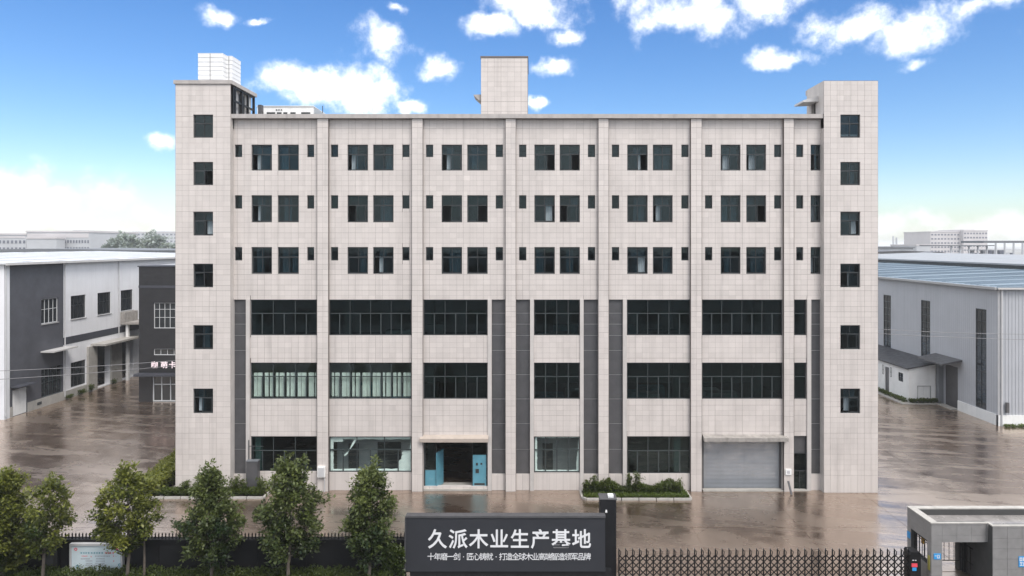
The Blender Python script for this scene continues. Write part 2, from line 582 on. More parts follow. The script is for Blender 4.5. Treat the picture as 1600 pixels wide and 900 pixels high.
# ------------------------------------------------------------------ walls with openings
def wall_front(mb, Y, depth, x0, x1, z0, z1, holes, m=0, mr=None):
    """wall sheet facing -Y with real openings and their reveals"""
    mr = m if mr is None else mr
    xs = sorted({x0, x1, *[min(max(h[i], x0), x1) for h in holes for i in (0, 1)]})
    zs = sorted({z0, z1, *[min(max(h[i], z0), z1) for h in holes for i in (2, 3)]})

    def solid(i, j):
        if i < 0 or j < 0 or i >= len(xs) - 1 or j >= len(zs) - 1:
            return True
        cx, cz = (xs[i] + xs[i + 1]) / 2, (zs[j] + zs[j + 1]) / 2
        return not any(h[0] < cx < h[1] and h[2] < cz < h[3] for h in holes)
    for j in range(len(zs) - 1):
        i = 0
        while i < len(xs) - 1:
            if solid(i, j):
                k = i
                while k + 1 < len(xs) - 1 and solid(k + 1, j):
                    k += 1
                mb.quad((xs[i], Y, zs[j]), (xs[k + 1], Y, zs[j]), (xs[k + 1], Y, zs[j + 1]), (xs[i], Y, zs[j + 1]), m)
                i = k + 1
            else:
                a, b, c, e = xs[i], xs[i + 1], zs[j], zs[j + 1]
                Z = Y + depth
                if solid(i - 1, j): mb.quad((a, Y, c), (a, Y, e), (a, Z, e), (a, Z, c), mr)
                if solid(i + 1, j): mb.quad((b, Y, c), (b, Z, c), (b, Z, e), (b, Y, e), mr)
                if solid(i, j - 1): mb.quad((a, Y, c), (a, Z, c), (b, Z, c), (b, Y, c), mr)
                if solid(i, j + 1): mb.quad((a, Y, e), (b, Y, e), (b, Z, e), (a, Z, e), mr)
                i += 1


def turn(mb, pivot, ang):
    """rotate collected shapes about a vertical axis"""
    c, s = math.cos(ang), math.sin(ang)
    mb.v = [(pivot[0] + (a - pivot[0]) * c - (b - pivot[1]) * s, pivot[1] + (a - pivot[0]) * s + (b - pivot[1]) * c, z) for a, b, z in mb.v]
    return mb


def wall_side(mb, X, sign, depth, y0, y1, z0, z1, holes, m=0, mr=None):
    """wall sheet facing +X (sign 1) or -X (sign -1); holes as (ya,yb,za,zb)"""
    t = MB()
    if sign > 0:      # local x = Y
        wall_front(t, 0, depth, y0, y1, z0, z1, holes, m, mr)
        vv = [(X - b, a, z) for a, b, z in t.v]
    else:
        wall_front(t, 0, depth, -y1, -y0, z0, z1, [(-h[1], -h[0], h[2], h[3]) for h in holes], m, mr)
        vv = [(X + b, -a, z) for a, b, z in t.v]
    i = len(mb.v)
    mb.v += vv
    mb.f += [tuple(i + k for k in q) for q in t.f]
    mb.m += t.m


def cut_rects(r, holes):
    out = [r]
    for h in holes:
        nxt = []
        for (a, b, c, e) in out:
            if h[1] <= a or h[0] >= b or h[3] <= c or h[2] >= e:
                nxt.append((a, b, c, e))
                continue
            if a < h[0]: nxt.append((a, h[0], c, e))
            if h[1] < b: nxt.append((h[1], b, c, e))
            lo, hi = max(a, h[0]), min(b, h[1])
            if c < h[2]: nxt.append((lo, hi, c, h[2]))
            if h[3] < e: nxt.append((lo, hi, h[3], e))
        out = nxt
    return [q for q in out if q[1] - q[0] > .03 and q[3] - q[2] > .03]


TRNG = random.Random(5)
JW, JH = {}, {}


def joint(tab, i, big):
    if i not in tab:
        tab[i] = TRNG.choice([0.0025, 0.003, 0.0035, 0.004, 0.005, 0.006]) if TRNG.random() < .8 else big
    return tab[i]


def tile_cells(x0, x1, z0, z1, holes, gx=0.0, tw=0.44, th=0.34, zbase=1.12):
    """rectangles of the tiles laid on a wall area, cut round the openings; a taller course at the foot"""
    xl = [x0]
    k = math.floor((x0 - gx) / tw) + 1
    while gx + k * tw < x1 - .05:
        if gx + k * tw > x0 + .05:
            xl.append(gx + k * tw)
        k += 1
    xl.append(x1)
    zl = [z0] if z0 < zbase else []
    k = 0
    while zbase + k * th < z1 - .05:
        if zbase + k * th > z0 - .001:
            zl.append(zbase + k * th)
        k += 1
    if not zl or zl[0] > z0 + .01:
        zl = [z0] + zl
    zl.append(z1)
    out = []
    for j in range(len(zl) - 1):
        a, b = zl[j], zl[j + 1]
        ja = joint(JH, round(a * 50), 0.007)
        jb = joint(JH, round(b * 50), 0.007)
        for i in range(len(xl) - 1):
            c, e = xl[i], xl[i + 1]
            jc, je = joint(JW, round(c * 50), 0.006), joint(JW, round(e * 50), 0.006)
            out += cut_rects((c + jc, e - je, a + ja, b - jb), holes)
    return out


def tiles_mesh(name, cells, Y, t, mats, off):
    """all cells as little slabs standing t proud of the plane Y (facing -Y), one colour value per tile"""
    n = len(cells)
    c = np.array(cells)
    v = np.zeros((n, 8, 3))
    xx = [0, 1, 1, 0, 0, 1, 1, 0]
    zz = [2, 2, 3, 3, 2, 2, 3, 3]
    for k in range(8):
        v[:, k, 0] = c[:, xx[k]]
        v[:, k, 2] = c[:, zz[k]]
        v[:, k, 1] = Y - t if k < 4 else Y
    v -= np.array(off)
    base = np.array([(0, 1, 2, 3), (0, 4, 5, 1), (1, 5, 6, 2), (2, 6, 7, 3), (3, 7, 4, 0)])
    f = (base[None] + (np.arange(n) * 8)[:, None, None]).reshape(-1, 4)
    me = bpy.data.meshes.new(name)
    me.from_pydata(v.reshape(-1, 3).tolist(), [], f.tolist())
    me.materials.append(mats)
    at = me.attributes.new('tint', 'FLOAT', 'FACE')
    tv = np.array([TRNG.gauss(1.0, 0.022) for _ in range(n)])
    at.data.foreach_set('value', np.repeat(tv, 5))
    me.update()
    return me


def text_mesh(body, size, extrude, offset, material):
    """letters as real raised shapes, centred on x"""
    c = bpy.data.curves.new('lettering', 'FONT')
    c.body = body
    c.size = size
    c.extrude = extrude
    c.offset = offset
    c.resolution_u = 3
    c.align_x = 'CENTER'
    o = bpy.data.objects.new('lettering', c)
    COL.objects.link(o)
    dg = bpy.context.evaluated_depsgraph_get()
    me = bpy.data.meshes.new_from_object(o.evaluated_get(dg))
    bpy.data.objects.remove(o)
    bpy.data.curves.remove(c)
    me.materials.clear()
    me.materials.append(material)
    me.transform(Matrix.Rotation(math.radians(90), 4, 'X'))
    return me

# ================================================================== GROUND
g = MB()
g.quad((-4000, -600, -0.06), (4000, -600, -0.06), (4000, 6000, -0.06), (-4000, 6000, -0.06))
far_ground = structure(g.build('ground', M['earth']))
yard = MB()
yard.box(-60, 62, 31.0, 120, -0.055, -0.02)
yard = structure(yard.build('yard', M['ground']))
# concrete bays of the yard, each a slab lying a hair out of level
rs = random.Random(11)
SX, SY = 6.1, 5.2
sx0, sy0 = -58.0, 33.4
for i in range(19):
    for j in range(12):
        x0, y0 = sx0 + i * SX, sy0 + j * SY
        if -22.5 < x0 and x0 + SX < 22 and y0 > 46:
            continue
        if x0 + SX < -48.5 and y0 > 60:
            continue
        b = MB()
        g2 = 0.012
        a1, a2, h0 = rs.gauss(0, .0006), rs.gauss(0, .0006), rs.uniform(-.0015, .0015)
        pts = [(x0 + g2, y0 + g2), (x0 + SX - g2, y0 + g2), (x0 + SX - g2, y0 + SY - g2), (x0 + g2, y0 + SY - g2)]
        top = [(x, y, h0 + a1 * (x - x0 - SX / 2) + a2 * (y - y0 - SY / 2)) for x, y in pts]
        b.poly(top)
        for k in range(4):
            q = (k + 1) % 4
            b.quad((*pts[k], -0.03), (*pts[q], -0.03), top[q], top[k])
        b.build('slab', M['ground'], yard)
lane = MB()
lane.box(-60, 62, -40, 31.0, -0.055, -0.012)
structure(lane.build('road', mat('asphalt', (0.055, 0.054, 0.054), 0.75, 0.15, 1.5)))

# ================================================================== MAIN BUILDING
YT, YP, YW = 44.0, 44.2, 44.45
BX0, BX1 = px(274, YT), px(1372, YT)
TLX, TRX = px(360.5, YT), px(1287, YT)          # inner edges of the two stair towers
YBACK = 58.0
fac = thing('factory_building', 'six-storey beige tiled factory building with a stair tower at each end', 'building', (0, YT, 0))
ZT = pz(126, YT)
ZPAR = pz(178, YT + .05)
ZPB = pz(184.5, YT + .05)
ZDECK = ZPAR - 0.9
ZB = -0.02

WIN = []        # (kind, x0, x1, z0, z1, Y)
towerrows = [(179, 215), (253, 289), (331, 368), (412, 449), (508, 546), (607, 646)]


def rect(p0, p1, q0, q1, Y):
    return (px(p0, Y), px(p1, Y), pz(q1, Y), pz(q0, Y))


left_h = [rect(302, 333, a, b, YT) for a, b in towerrows]
right_h = [rect(1313, 1344, a, b, YT) for a, b in towerrows]
pil = [(495.5, 513), (643.5, 660.5), (790, 806), (935, 951), (1079.5, 1096.5), (1225, 1240.5)]
bays = [(360.5, 495.5), (513, 643.5), (660.5, 790), (806, 935), (951, 1079.5), (1096.5, 1225), (1240.5, 1287)]
urows = [(226, 266.5, 245.5), (305, 347, 326), (386, 428, 407)]
big = [[(393, 425), (434, 467)], [(543, 575), (583, 615)], [(690, 722), (730, 762)], [(835, 867), (874.5, 906)], [(980, 1012), (1020, 1051)], [(1126, 1157), (1166, 1197)], [(1266.5, 1283)]]
small = [[(367, 378.5), (480, 491)], [(517, 528.5), (628.5, 640)], [(665.5, 677), (774.5, 786)], [(811, 822.5), (918.5, 930)], [(956, 967.5), (1064.5, 1076)], [(1101.5, 1113), (1209.5, 1221)], [(1244, 1255)]]
band = [(391.5, 495), (514, 643), (661.5, 762), (834.5, 906), (979.5, 1079), (1097, 1223), (1241, 1260)]
bandcols = [6, 8, 6, 4, 6, 8, 1]
strips = [(363, 385), (768.5, 789.5), (806.5, 828), (912, 934.5), (951.5, 973), (1267, 1285)]
piers = [(385, 391), (762.2, 768.3), (828.2, 834.2), (906.2, 911.8), (973.2, 979.2), (1260.5, 1266.8)]
main_h = []
for b in range(7):
    for r in urows:
        for w in big[b]:
            main_h.append(rect(*w, r[0], r[1], YW)); WIN.append(('big' if b < 6 else 'thin', main_h[-1]))
        for w in small[b]:
            main_h.append(rect(*w, r[0], r[2], YW)); WIN.append(('small', main_h[-1]))
    for q, fl in (((468, 524), 3), ((566.5, 623.5), 2)):
        main_h.append(rect(*band[b], *q, YW)); WIN.append(('band%d%d' % (fl, b), main_h[-1]))
G = {0: rect(392, 495, 681.5, 736.5, YW), 1: rect(514, 643, 682, 738, YW), 2: rect(662, 762, 689, 760, YW), 3: rect(834.5, 906, 682, 738.5, YW),
     4: rect(980, 1079, 681.5, 740, YW), 5: rect(1097.5, 1222, 684, 764.5, YW), 6: rect(1239.5, 1261, 681, 766, YW)}
for k in G:
    main_h.append(G[k])
strip_h = [rect(a, b, 468, 741, YW) for a, b in strips]
main_h += strip_h

# --- walls
w = MB()
wall_front(w, YT, 0.30, BX0, TLX, ZB, ZT, left_h, 0, 1)
wall_front(w, YT, 0.30, TRX, BX1, ZB, ZT, right_h, 0, 1)
wall_front(w, YW, 0.26, TLX, TRX, ZB, ZPB + .05, main_h, 0, 1)
# tower flanks
w.quad((BX0, YT, ZB), (BX0, YT, ZT), (BX0, YBACK, ZT), (BX0, YBACK, ZB), 1)
w.quad((BX1, YT, ZB), (BX1, YBACK, ZB), (BX1, YBACK, ZT), (BX1, YT, ZT), 1)
w.quad((TLX, YT, ZB), (TLX, YW, ZB), (TLX, YW, ZPAR), (TLX, YT, ZPAR), 1)
w.quad((TRX, YT, ZB), (TRX, YT, ZPAR), (TRX, YW, ZPAR), (TRX, YW, ZB), 1)
w.quad((BX0, YBACK, ZB), (BX0, YBACK, ZDECK), (BX1, YBACK, ZDECK), (BX1, YBACK, ZB), 1)
w.build('wall', [M['mortar'], M['plaster']], fac)

# --- pilasters
for a, b in pil:
    t = MB()
    t.box(px(a, YP), px(b, YP), YP, YW - .001, ZB, ZPB + .02)
    t.build('pilaster', M['mortar'], fac)
PZ0, PZ1 = pz(741, YW), pz(468, YW)
for a, b in piers:
    t = MB()
    t.box(px(a, YW), px(b, YW), YW - .09, YW - .001, ZB, PZ1 + .02)
    t.build('pier', M['plaster'], fac)

# --- tiles: the 300 largest of the left tower's face as single parts, the rest as one
cells_t = tile_cells(BX0 + .01, TLX - .01, ZB + .02, ZT - .24, left_h, BX0)
cells_r = tile_cells(TRX + .01, BX1 - .01, ZB + .02, ZT - .02, right_h, BX1)
cells_t.sort(key=lambda q: -(q[1] - q[0]) * (q[3] - q[2]))
single, rest = cells_t[:300], cells_t[300:]
for q in single:
    me = tiles_mesh('tile', [q], YT, .012, M['tile'], tuple(wloc(fac)))
    link('tile', me, fac)
sets = [(rest + cells_r, YT)]
mc = []
for a, b in bays:
    mc += tile_cells(px(a, YW) + .01, px(b, YW) - .01, ZB + .02, ZPB - .01, main_h + [(px(p[0], YW) - .005, px(p[1], YW) + .005, ZB, PZ1 + .02) for p in piers], px(a, YW))
sets.append((mc, YW))
pc = []
for a, b in pil:
    pc += tile_cells(px(a, YP) + .005, px(b, YP) - .005, ZB + .02, ZPB - .01, [], px(a, YP), tw=.36)
sets.append((pc, YP))
for cells, Y in sets:
    o = link('tile', tiles_mesh('tile', cells, Y, .012, M['tile'], tuple(wloc(fac))), fac)
    o['kind'] = 'stuff'

# --- parapet, tower tops, roof
t = MB()
t.box(TLX + .003, TRX - .003, YT + .05, YW + .3, ZPB, ZPAR)
t.build('parapet', M['cap'], fac)
# parapet joints
for k in range(1, 20):
    x = TLX + (TRX - TLX) * k / 20
t = MB()
t.box(TLX + .01, TRX - .01, YW + .3, YBACK, ZDECK - .25, ZDECK)
t.box(TLX + .01, TRX - .01, YBACK - .2, YBACK + .05, ZDECK, ZPAR)
t.build('roof', M['wetroof'], fac)
t = MB()
t.box(BX0 - .08, TLX + .10, YT - .10, YT + 4.0, ZT - .22, ZT + .02)
t.build('tower_cap', M['cap'], fac)
t = MB()
t.box(BX0 + .02, TLX - .28, YT + .31, YT + 3.9, ZT - .9, ZT - .23)
t.box(TLX - .5, TLX - .30, YT + .31, YT + 3.9, ZDECK, ZT - .901)
t.box(BX0 + .02, TLX - .501, YT + 3.7, YT + 3.9, ZDECK, ZT - .901)
t.build('tower_head', M['clad'], fac)
t = MB()
t.box(TRX + .002, BX1 - .002, YT + .31, YT + 2.9, ZT - .35, ZT - .03)
t.build('tower_cap', M['cap'], fac)
# flank of the right tower above the roof, with its roof door under a small canopy
t = MB()
yd0, yd1 = 45.25, 45.95
t2 = MB()
wall_side(t2, TRX, -1, .25, YT + .002, 46.7, ZPAR - .9, ZT - .002, [(yd0, yd1, ZDECK, pz(160, 45.6))])
t2.quad((TRX, 46.7, ZDECK), (BX1, 46.7, ZDECK), (BX1, 46.7, ZT), (TRX, 46.7, ZT))
t2.build('tower_flank', M['plaster'], fac)
t = MB(); t.box(TRX + .2, TRX + .25, yd0, yd1, ZDECK, pz(160, 45.6)); t.build('roof_door', M['frame'], fac)
t = MB()
cz = pz(153, 45.4)
t.prism([(TRX, cz), (TRX - 1.0, cz - .28), (TRX - 1.0, cz - .40), (TRX, cz - .36)], 44.8, 46.3, 'y')
t.build('roof_canopy', M['ledge'], fac)

# left tower: black steel frame on the open flank
t = MB()
fx = TLX + .02
zf0, zf1 = ZDECK, ZT - .22
for y in (44.42, 44.72, 45.75, 46.75, 47.75):
    t.box(fx - .14, fx + .0, y - .07, y + .07, zf0, zf1)
for z in (zf1 - .08, (zf0 + .9 + zf1) / 2, zf0 + .4):
    t.box(fx - .12, fx - .02, 44.4, 47.8, z - .06, z + .06)
t.build('steel_frame', M['black'], fac)
for y0, y1, z0, z1, mk in ((44.8, 45.66, 25.1, 26.25, 'clad'), (45.85, 46.66, 24.0, 26.1, 'bdark'), (46.85, 47.66, 25.2, 26.25, 'white'), (44.8, 45.66, 24.3, 24.95, 'clad'), (46.85, 47.66, 24.0, 24.9, 'strip')):
    t = MB(); t.box(fx - .30, fx - .25, y0, y1, z0, z1); t.build('infill_panel', M[mk], fac)

# stair penthouse in the middle of the roof
PY = 47.0
hx0, hx1, hz1 = px(751.5, PY), px(824.5, PY), pz(90.5, PY)
t = MB()
t.box(hx0, hx1, PY, PY + 4.5, ZDECK, hz1)
t.box(hx0 - .04, hx1 + .04, PY - .04, PY + 4.54, hz1 + .002, hz1 + .12)
pent = t.build('roof_penthouse', M['mortar'], fac)
cells = tile_cells(hx0 + .005, hx1 - .005, ZDECK, hz1 - .01, [], hx0, tw=.46, th=.34, zbase=0)
o = link('tile', tiles_mesh('tile', cells, PY, .012, M['tile'], tuple(wloc(pent))), pent)
o['kind'] = 'stuff'
t = MB()
a, b = pz(148, PY + .3), pz(158, PY + .3)
t.prism([(hx0, a), (hx0 - .54, a - .02), (hx0 - .48, a - .10), (hx0 - .10, b), (hx0, b)], PY + .2, PY + 1.6, 'y')
t.build('penthouse_canopy', M['cap'], fac)

# --- charcoal strips of metal panels with pale seams
seam_rows = [468, 489.6, 506.8, 524.5, 548, 586, 624, 662.6, 703, 741]
YS = YW + .13
for (a, b), h in zip(strips, strip_h):
    for k in range(len(seam_rows) - 1):
        z1, z0 = pz(seam_rows[k], YW), pz(seam_rows[k + 1], YW)
        t = MB()
        t.box(h[0] + .012, h[1] - .012, YS, YS + .05, z0 + .012, z1 - .012)
        t.build('panel', M['strip'], fac)
    t = MB()
    for q in seam_rows[1:-1]:
        z = pz(q, YW)
        t.box(h[0] + .004, h[1] - .004, YS + .012, YS + .06, z - .018, z + .018)
    t.build('panel_seam', M['seam'], fac)
    t = MB()
    t.box(h[0], h[1], YS + .052, YS + .10, h[2], h[3])
    t.build('panel_backing', M['bdark'], fac)

# --- interior
for k, z in enumerate((-0.03, 4.55, 8.75, 12.95, 16.3, 19.65, 23.1)):
    t = MB()
    t.box(BX0 + .32, BX1 - .32, YW + .27, YBACK - .1, z - (.25 if k else .02), z)
    t.build('floor_slab', M['roomfloor'], fac)
t = MB()
t.box(TLX + .1, TRX - .1, 50.2, 50.35, 13.0, 23.0)
t.box(BX0 + .3, BX1 - .3, 56.6, 56.7, 0, 12.9)
t.box(BX0 + .3, TLX - .05, 47.6, 47.7, 0, 23); t.box(TRX + .05, BX1 - .3, 47.6, 47.7, 0, 23)
t.build('inner_wall', M['room'], fac)
for a, b in pil:
    t = MB()
    xm = px((a + b) / 2, YW)
    t.box(xm - .1, xm + .1, YW + .27, 50.2, 13.0, 22.8)
    t.box(xm - .25, xm + .25, 50.5, 51.0, 0, 12.7)
    t.build('partition', M['room'], fac)
for x in (TLX, TRX):
    t = MB(); t.box(x - .06, x + .06, YW + .27, 56, 0, 22.8); t.build('partition', M['room'], fac)
# stored goods seen dimly through the wide windows
rg = random.Random(3)
for k in range(26):
    x = rg.uniform(TLX + 1, TRX - 3)
    z = rg.choice((4.56, 8.76, 8.76, 4.56))
    y = rg.uniform(46.0, 51)
    t = MB(); t.box(x, x + rg.uniform(.8, 2.4), y, y + 1, z, z + rg.uniform(.7, 1.5))
    t.build('stacked_goods', rg.choice((M['room'], M['blue'], M['white'], M['roomfloor'])), fac)
# ceiling strip lights, unlit, of the wide floors
for k in range(18):
    x = rg.uniform(TLX + 2, TRX - 4)
    z = rg.choice((12.55, 8.35))
    t = MB(); t.box(x, x + 1.3, 46.5 + k % 3, 46.62 + k % 3, z - .1, z)
    t.build('ceiling_light', M['white'], fac)

# --- windows
FM = [M['frame'], M['mull'], M['glass'], M['clear'], M['upglass']]
CACHE = {}


def two_light(w_, h_):
    """frame, fixed top light and sliding sash for a window w x h, origin at its lower left outer corner"""
    key = (round(w_, 2), round(h_, 2))
    if key in CACHE:
        return CACHE[key]
    fr, tz = .055, h_ * .63
    f = MB()
    f.box(0, fr, .10, .20, 0, h_); f.box(w_ - fr, w_, .10, .20, 0, h_)
    f.box(fr, w_ - fr, .10, .20, 0, fr); f.box(fr, w_ - fr, .10, .20, h_ - fr, h_)
    f.box(fr, w_ - fr, .11, .19, tz - .03, tz + .03)
    f.box(w_ / 2 - .018, w_ / 2 + .018, .12, .18, tz + .03, h_ - fr)
    frame = f.mesh('window', FM)
    tl = MB(); tl.box(fr + .002, w_ / 2 - .02, .146, .152, tz + .032, h_ - fr - .002, 4)
    top = tl.mesh('top_light', FM)
    sw = w_ / 2 - fr + .03
    s = MB()
    e = .035
    s.box(0, e, 0, .03, fr + .004, tz - .034, 0); s.box(sw - e, sw, 0, .03, fr + .004, tz - .034, 0)
    s.box(e, sw - e, 0, .03, fr + .004, fr + .04, 0); s.box(e, sw - e, 0, .03, tz - .066, tz - .034, 0)
    s.box(e, sw - e, .012, .018, fr + .04, tz - .066, 4)
    sash = s.mesh('sash', FM)
    c = MB()
    n = 10
    cw = w_ * .36
    for k in range(n):
        x0, x1 = cw * k / n, cw * (k + 1) / n
        y0, y1 = (.0, .05) if k % 2 else (.05, .0)
        c.quad((x0, y0, .1), (x1, y1, .1), (x1, y1, h_ - .15), (x0, y0, h_ - .15))
    cur = c.mesh('curtain', M['greycurtain'])
    CACHE[key] = (frame, top, sash, cur, sw, fr)
    return CACHE[key]


rw = random.Random(21)


def put_two_light(parent, h, Y, shut=.5, curtain=.6, recess=0.0):
    x0, x1, z0, z1 = h
    w_, hh = x1 - x0, z1 - z0
    frame, top, sash, cur, sw, fr = two_light(w_, hh)
    Y = Y + recess
    wo = link('window', frame, parent, (x0, Y, z0))
    link('top_light', top, wo, (x0, Y, z0))
    link('top_light', top, wo, (x0 + w_ / 2 - fr + .02, Y, z0))
    r = rw.random()
    a, b = x0 + fr, x1 - fr - sw
    if r < shut:
        pa, pb = a, b
    elif r < shut + (1 - shut) * .5:
        pa, pb = a, a + rw.uniform(.0, .25) * w_ * .5          # right half open
    else:
        pa, pb = b - rw.uniform(.0, .25) * w_ * .5, b
    link('sash', sash, wo, (pa, Y + .115, z0))
    link('sash', sash, wo, (pb, Y + .152, z0))
    if rw.random() < curtain:
        link('curtain', cur, wo, (x0 + .06 + rw.uniform(0, .3) * w_, Y + .34, z0))
    if rw.random() < curtain * .6:
        link('curtain', cur, wo, (x1 - w_ * .36 - .06 - rw.uniform(0, .1) * w_, Y + .36, z0))


def single_light(parent, h, Y):
    x0, x1, z0, z1 = h
    w_, hh = x1 - x0, z1 - z0
    key = ('s', round(w_, 2), round(hh, 2))
    if key not in CACHE:
        f = MB(); fr = .05
        f.box(0, fr, .09, .18, 0, hh); f.box(w_ - fr, w_, .09, .18, 0, hh); f.box(fr, w_ - fr, .09, .18, 0, fr); f.box(fr, w_ - fr, .09, .18, hh - fr, hh)
        p = MB(); p.box(fr, w_ - fr, .135, .141, fr, hh - fr, 4)
        CACHE[key] = (f.mesh('window', FM), p.mesh('vent_pane', FM))
    a, b = CACHE[key]
    wo = link('window', a, parent, (x0, Y, z0))
    link('vent_pane', b, wo, (x0, Y, z0))


def band_window(parent, h, Y, cols, tf=.61, glassi=2, frames=0, skip=(), mull=1, fr=.06, splits=None):
    """wide window: outer frame, transom, mullions, one pane per light (sub-parts)"""
    x0, x1, z0, z1 = h
    f = MB()
    f.box(x0, x0 + fr, Y + .08, Y + .2, z0, z1, frames); f.box(x1 - fr, x1, Y + .08, Y + .2, z0, z1, frames)
    f.box(x0 + fr, x1 - fr, Y + .08, Y + .2, z0, z0 + fr, frames); f.box(x0 + fr, x1 - fr, Y + .08, Y + .2, z1 - fr, z1, frames)
    tz = z0 + (z1 - z0) * tf
    f.box(x0 + fr, x1 - fr, Y + .09, Y + .18, tz - .028, tz + .028, mull)
    xs = splits or [x0 + (x1 - x0) * k / cols for k in range(cols + 1)]
    for k in range(1, len(xs) - 1):
        ww = .035 if k % 2 else .022
        f.box(xs[k] - ww, xs[k] + ww, Y + .10, Y + .17, z0 + fr, tz - .028, mull)
        if k % 2 == 0 or len(xs) < 6:
            f.box(xs[k] - .022, xs[k] + .022, Y + .10, Y + .17, tz + .028, z1 - fr, mull)
    wo = f.build('window', FM, parent)
    for k in range(len(xs) - 1):
        for r in (0, 1):
            if (k, r) in skip:
                continue
            a = xs[k] + (.035 if k % 2 else .022) + .001 if k else x0 + fr
            b = xs[k + 1] - .036 if k < len(xs) - 2 else x1 - fr
            if r and len(xs) >= 6:
                a, b = (x0 + fr if k == 0 else xs[k]) + (.0 if k == 0 else .023 if k % 2 == 0 else 0), (x1 - fr if k == len(xs) - 2 else xs[k + 1] - (.023 if (k + 1) % 2 == 0 else 0))
            c, e = (z0 + fr, tz - .029) if r == 0 else (tz + .029, z1 - fr)
            yy = Y + .13 + rw.uniform(0, .006)
            p = MB()
            p.box(a, b, yy, yy + .006, c, e, glassi)
            p.build('pane', FM, wo)
    return wo


for h in left_h:
    put_two_light(fac, h, YT, .3, .2)
for h in right_h:
    put_two_light(fac, h, YT, .2, .5)
for kind, h in WIN:
    if kind in ('big', 'thin'):
        put_two_light(fac, h, YW, .55, .65)
    elif kind == 'small':
        single_light(fac, h, YW)
    else:
        fl, b = int(kind[4]), int(kind[5])
        sp = None
        wo = band_window(fac, h, YW, bandcols[b], .61, 3 if (fl == 2 and b < 2) else 2)
        if fl == 2 and b in (0, 1):
            n = bandcols[b]
            for k in range(n):
                x0 = h[0] + (h[1] - h[0]) * k / n + .07
                x1 = h[0] + (h[1] - h[0]) * (k + 1) / n - .07
                zt = h[3] - (h[3] - h[2]) * .30
                c = MB()
                nn = 14
                gap = rw.uniform(.35, .7)
                for q in range(nn):
                    u0, u1 = q / nn, (q + 1) / nn
                    if abs((u0 + u1) / 2 - gap) < .05:
                        continue
                    y0, y1 = (.0, .045) if q % 2 else (.045, .0)
                    c.quad((x0 + (x1 - x0) * u0, YW + .30 + y0, h[2] + .1), (x0 + (x1 - x0) * u1, YW + .30 + y1, h[2] + .1), (x0 + (x1 - x0) * u1, YW + .30 + y1, zt), (x0 + (x1 - x0) * u0, YW + .30 + y0, zt))
                c.build('curtain', M['curtain'], wo)

# ground floor
band_window(fac, G[0], YW, 6, .58, 2)
t = MB(); t.box(G[0][0] + .15, G[0][0] + .5, YW + .35, YW + .7, 0, 4.2); t.build('indoor_post', M['white'], fac)
w1 = band_window(fac, G[1], YW, 6, .62, 3)
w3 = band_window(fac, G[3], YW, 4, .62, 3)
band_window(fac, G[4], YW, 6, .60, 2)
t = MB(); t.box(G[4][1] - .95, G[4][1] - .55, YW + .5, YW + .9, 0, 4.2); t.build('indoor_post', M['room'], fac)


def film(parent, h, parts):
    """torn white protective film stuck behind the panes: ragged sheets along the edges"""
    r_ = random.Random(8)
    x0, x1, z0, z1 = h
    for (edge, u0, u1, wide, rag) in parts:
        n = 16
        pts_o, pts_i = [], []
        for k in range(n + 1):
            u = u0 + (u1 - u0) * k / n
            ww = wide * (1 + r_.uniform(-rag, rag))
            if edge == 't': pts_o.append((x0 + (x1 - x0) * u, z1)); pts_i.append((x0 + (x1 - x0) * u, z1 - ww))
            if edge == 'b': pts_o.append((x0 + (x1 - x0) * u, z0)); pts_i.append((x0 + (x1 - x0) * u, z0 + ww))
            if edge == 'l': pts_o.append((x0, z0 + (z1 - z0) * u)); pts_i.append((x0 + ww, z0 + (z1 - z0) * u))
            if edge == 'r': pts_o.append((x1, z0 + (z1 - z0) * u)); pts_i.append((x1 - ww * (2.6 - 2.2 * u), z0 + (z1 - z0) * u))
        c = MB()
        yb = YW + .165
        for k in range(n):
            a, b, e, g_ = pts_o[k], pts_o[k + 1], pts_i[k + 1], pts_i[k]
            yy = yb + r_.uniform(0, .02)
            c.quad((a[0], yb, a[1]), (b[0], yb, b[1]), (e[0], yb + .04, e[1]), (g_[0], yb + .04, g_[1]))
        c.build('film_sheet', M['film'], parent)


film(w1, G[1], [('l', 0, 1, .24, .06), ('t', 0, .16, .40, .06), ('t', .16, 1, .24, .10), ('b', 0, 1, .17, .12), ('r', 0, .62, .42, .10), ('r', .6, 1, .12, .1)])
film(w3, G[3], [('l', 0, 1, .20, .08), ('t', 0, 1, .15, .1), ('b', 0, 1, .11, .12), ('r', 0, .9, .10, .15)])
t = MB()      # a torn strip hanging across
for k in range(8):
    u0, u1 = k / 8, (k + 1) / 8
    P = lambda u, s: (G[1][0] + .9 + .75 * u + s * (.05 + .03 * math.sin(9 * u)), YW + .19, G[1][2] + 1.0 + 1.05 * u ** 1.4)
    t.quad(P(u0, -1), P(u0, 1), P(u1, 1), P(u1, -1))
t.build('film_sheet', M['film'], w1)

# pale shop rooms behind the two ground floor windows with white film
for k in (1, 3):
    t = MB(); t.box(G[k][0] - .2, G[k][1] + .2, YW + 2.6, YW + 2.7, 0, 4.2); t.build('inner_wall', M['clad'], fac)
    t = MB(); t.box(G[k][0] + .6, G[k][0] + 1.3, YW + 2.5, YW + 2.59, .2, 2.3); t.build('inner_door', M['strip'], fac)
    if k == 1:
        t = MB(); t.box(G[k][0] + 2.6, G[k][0] + 4.2, YW + 2.5, YW + 2.59, .2, 2.4); t.build('inner_door', M['bdark'], fac)
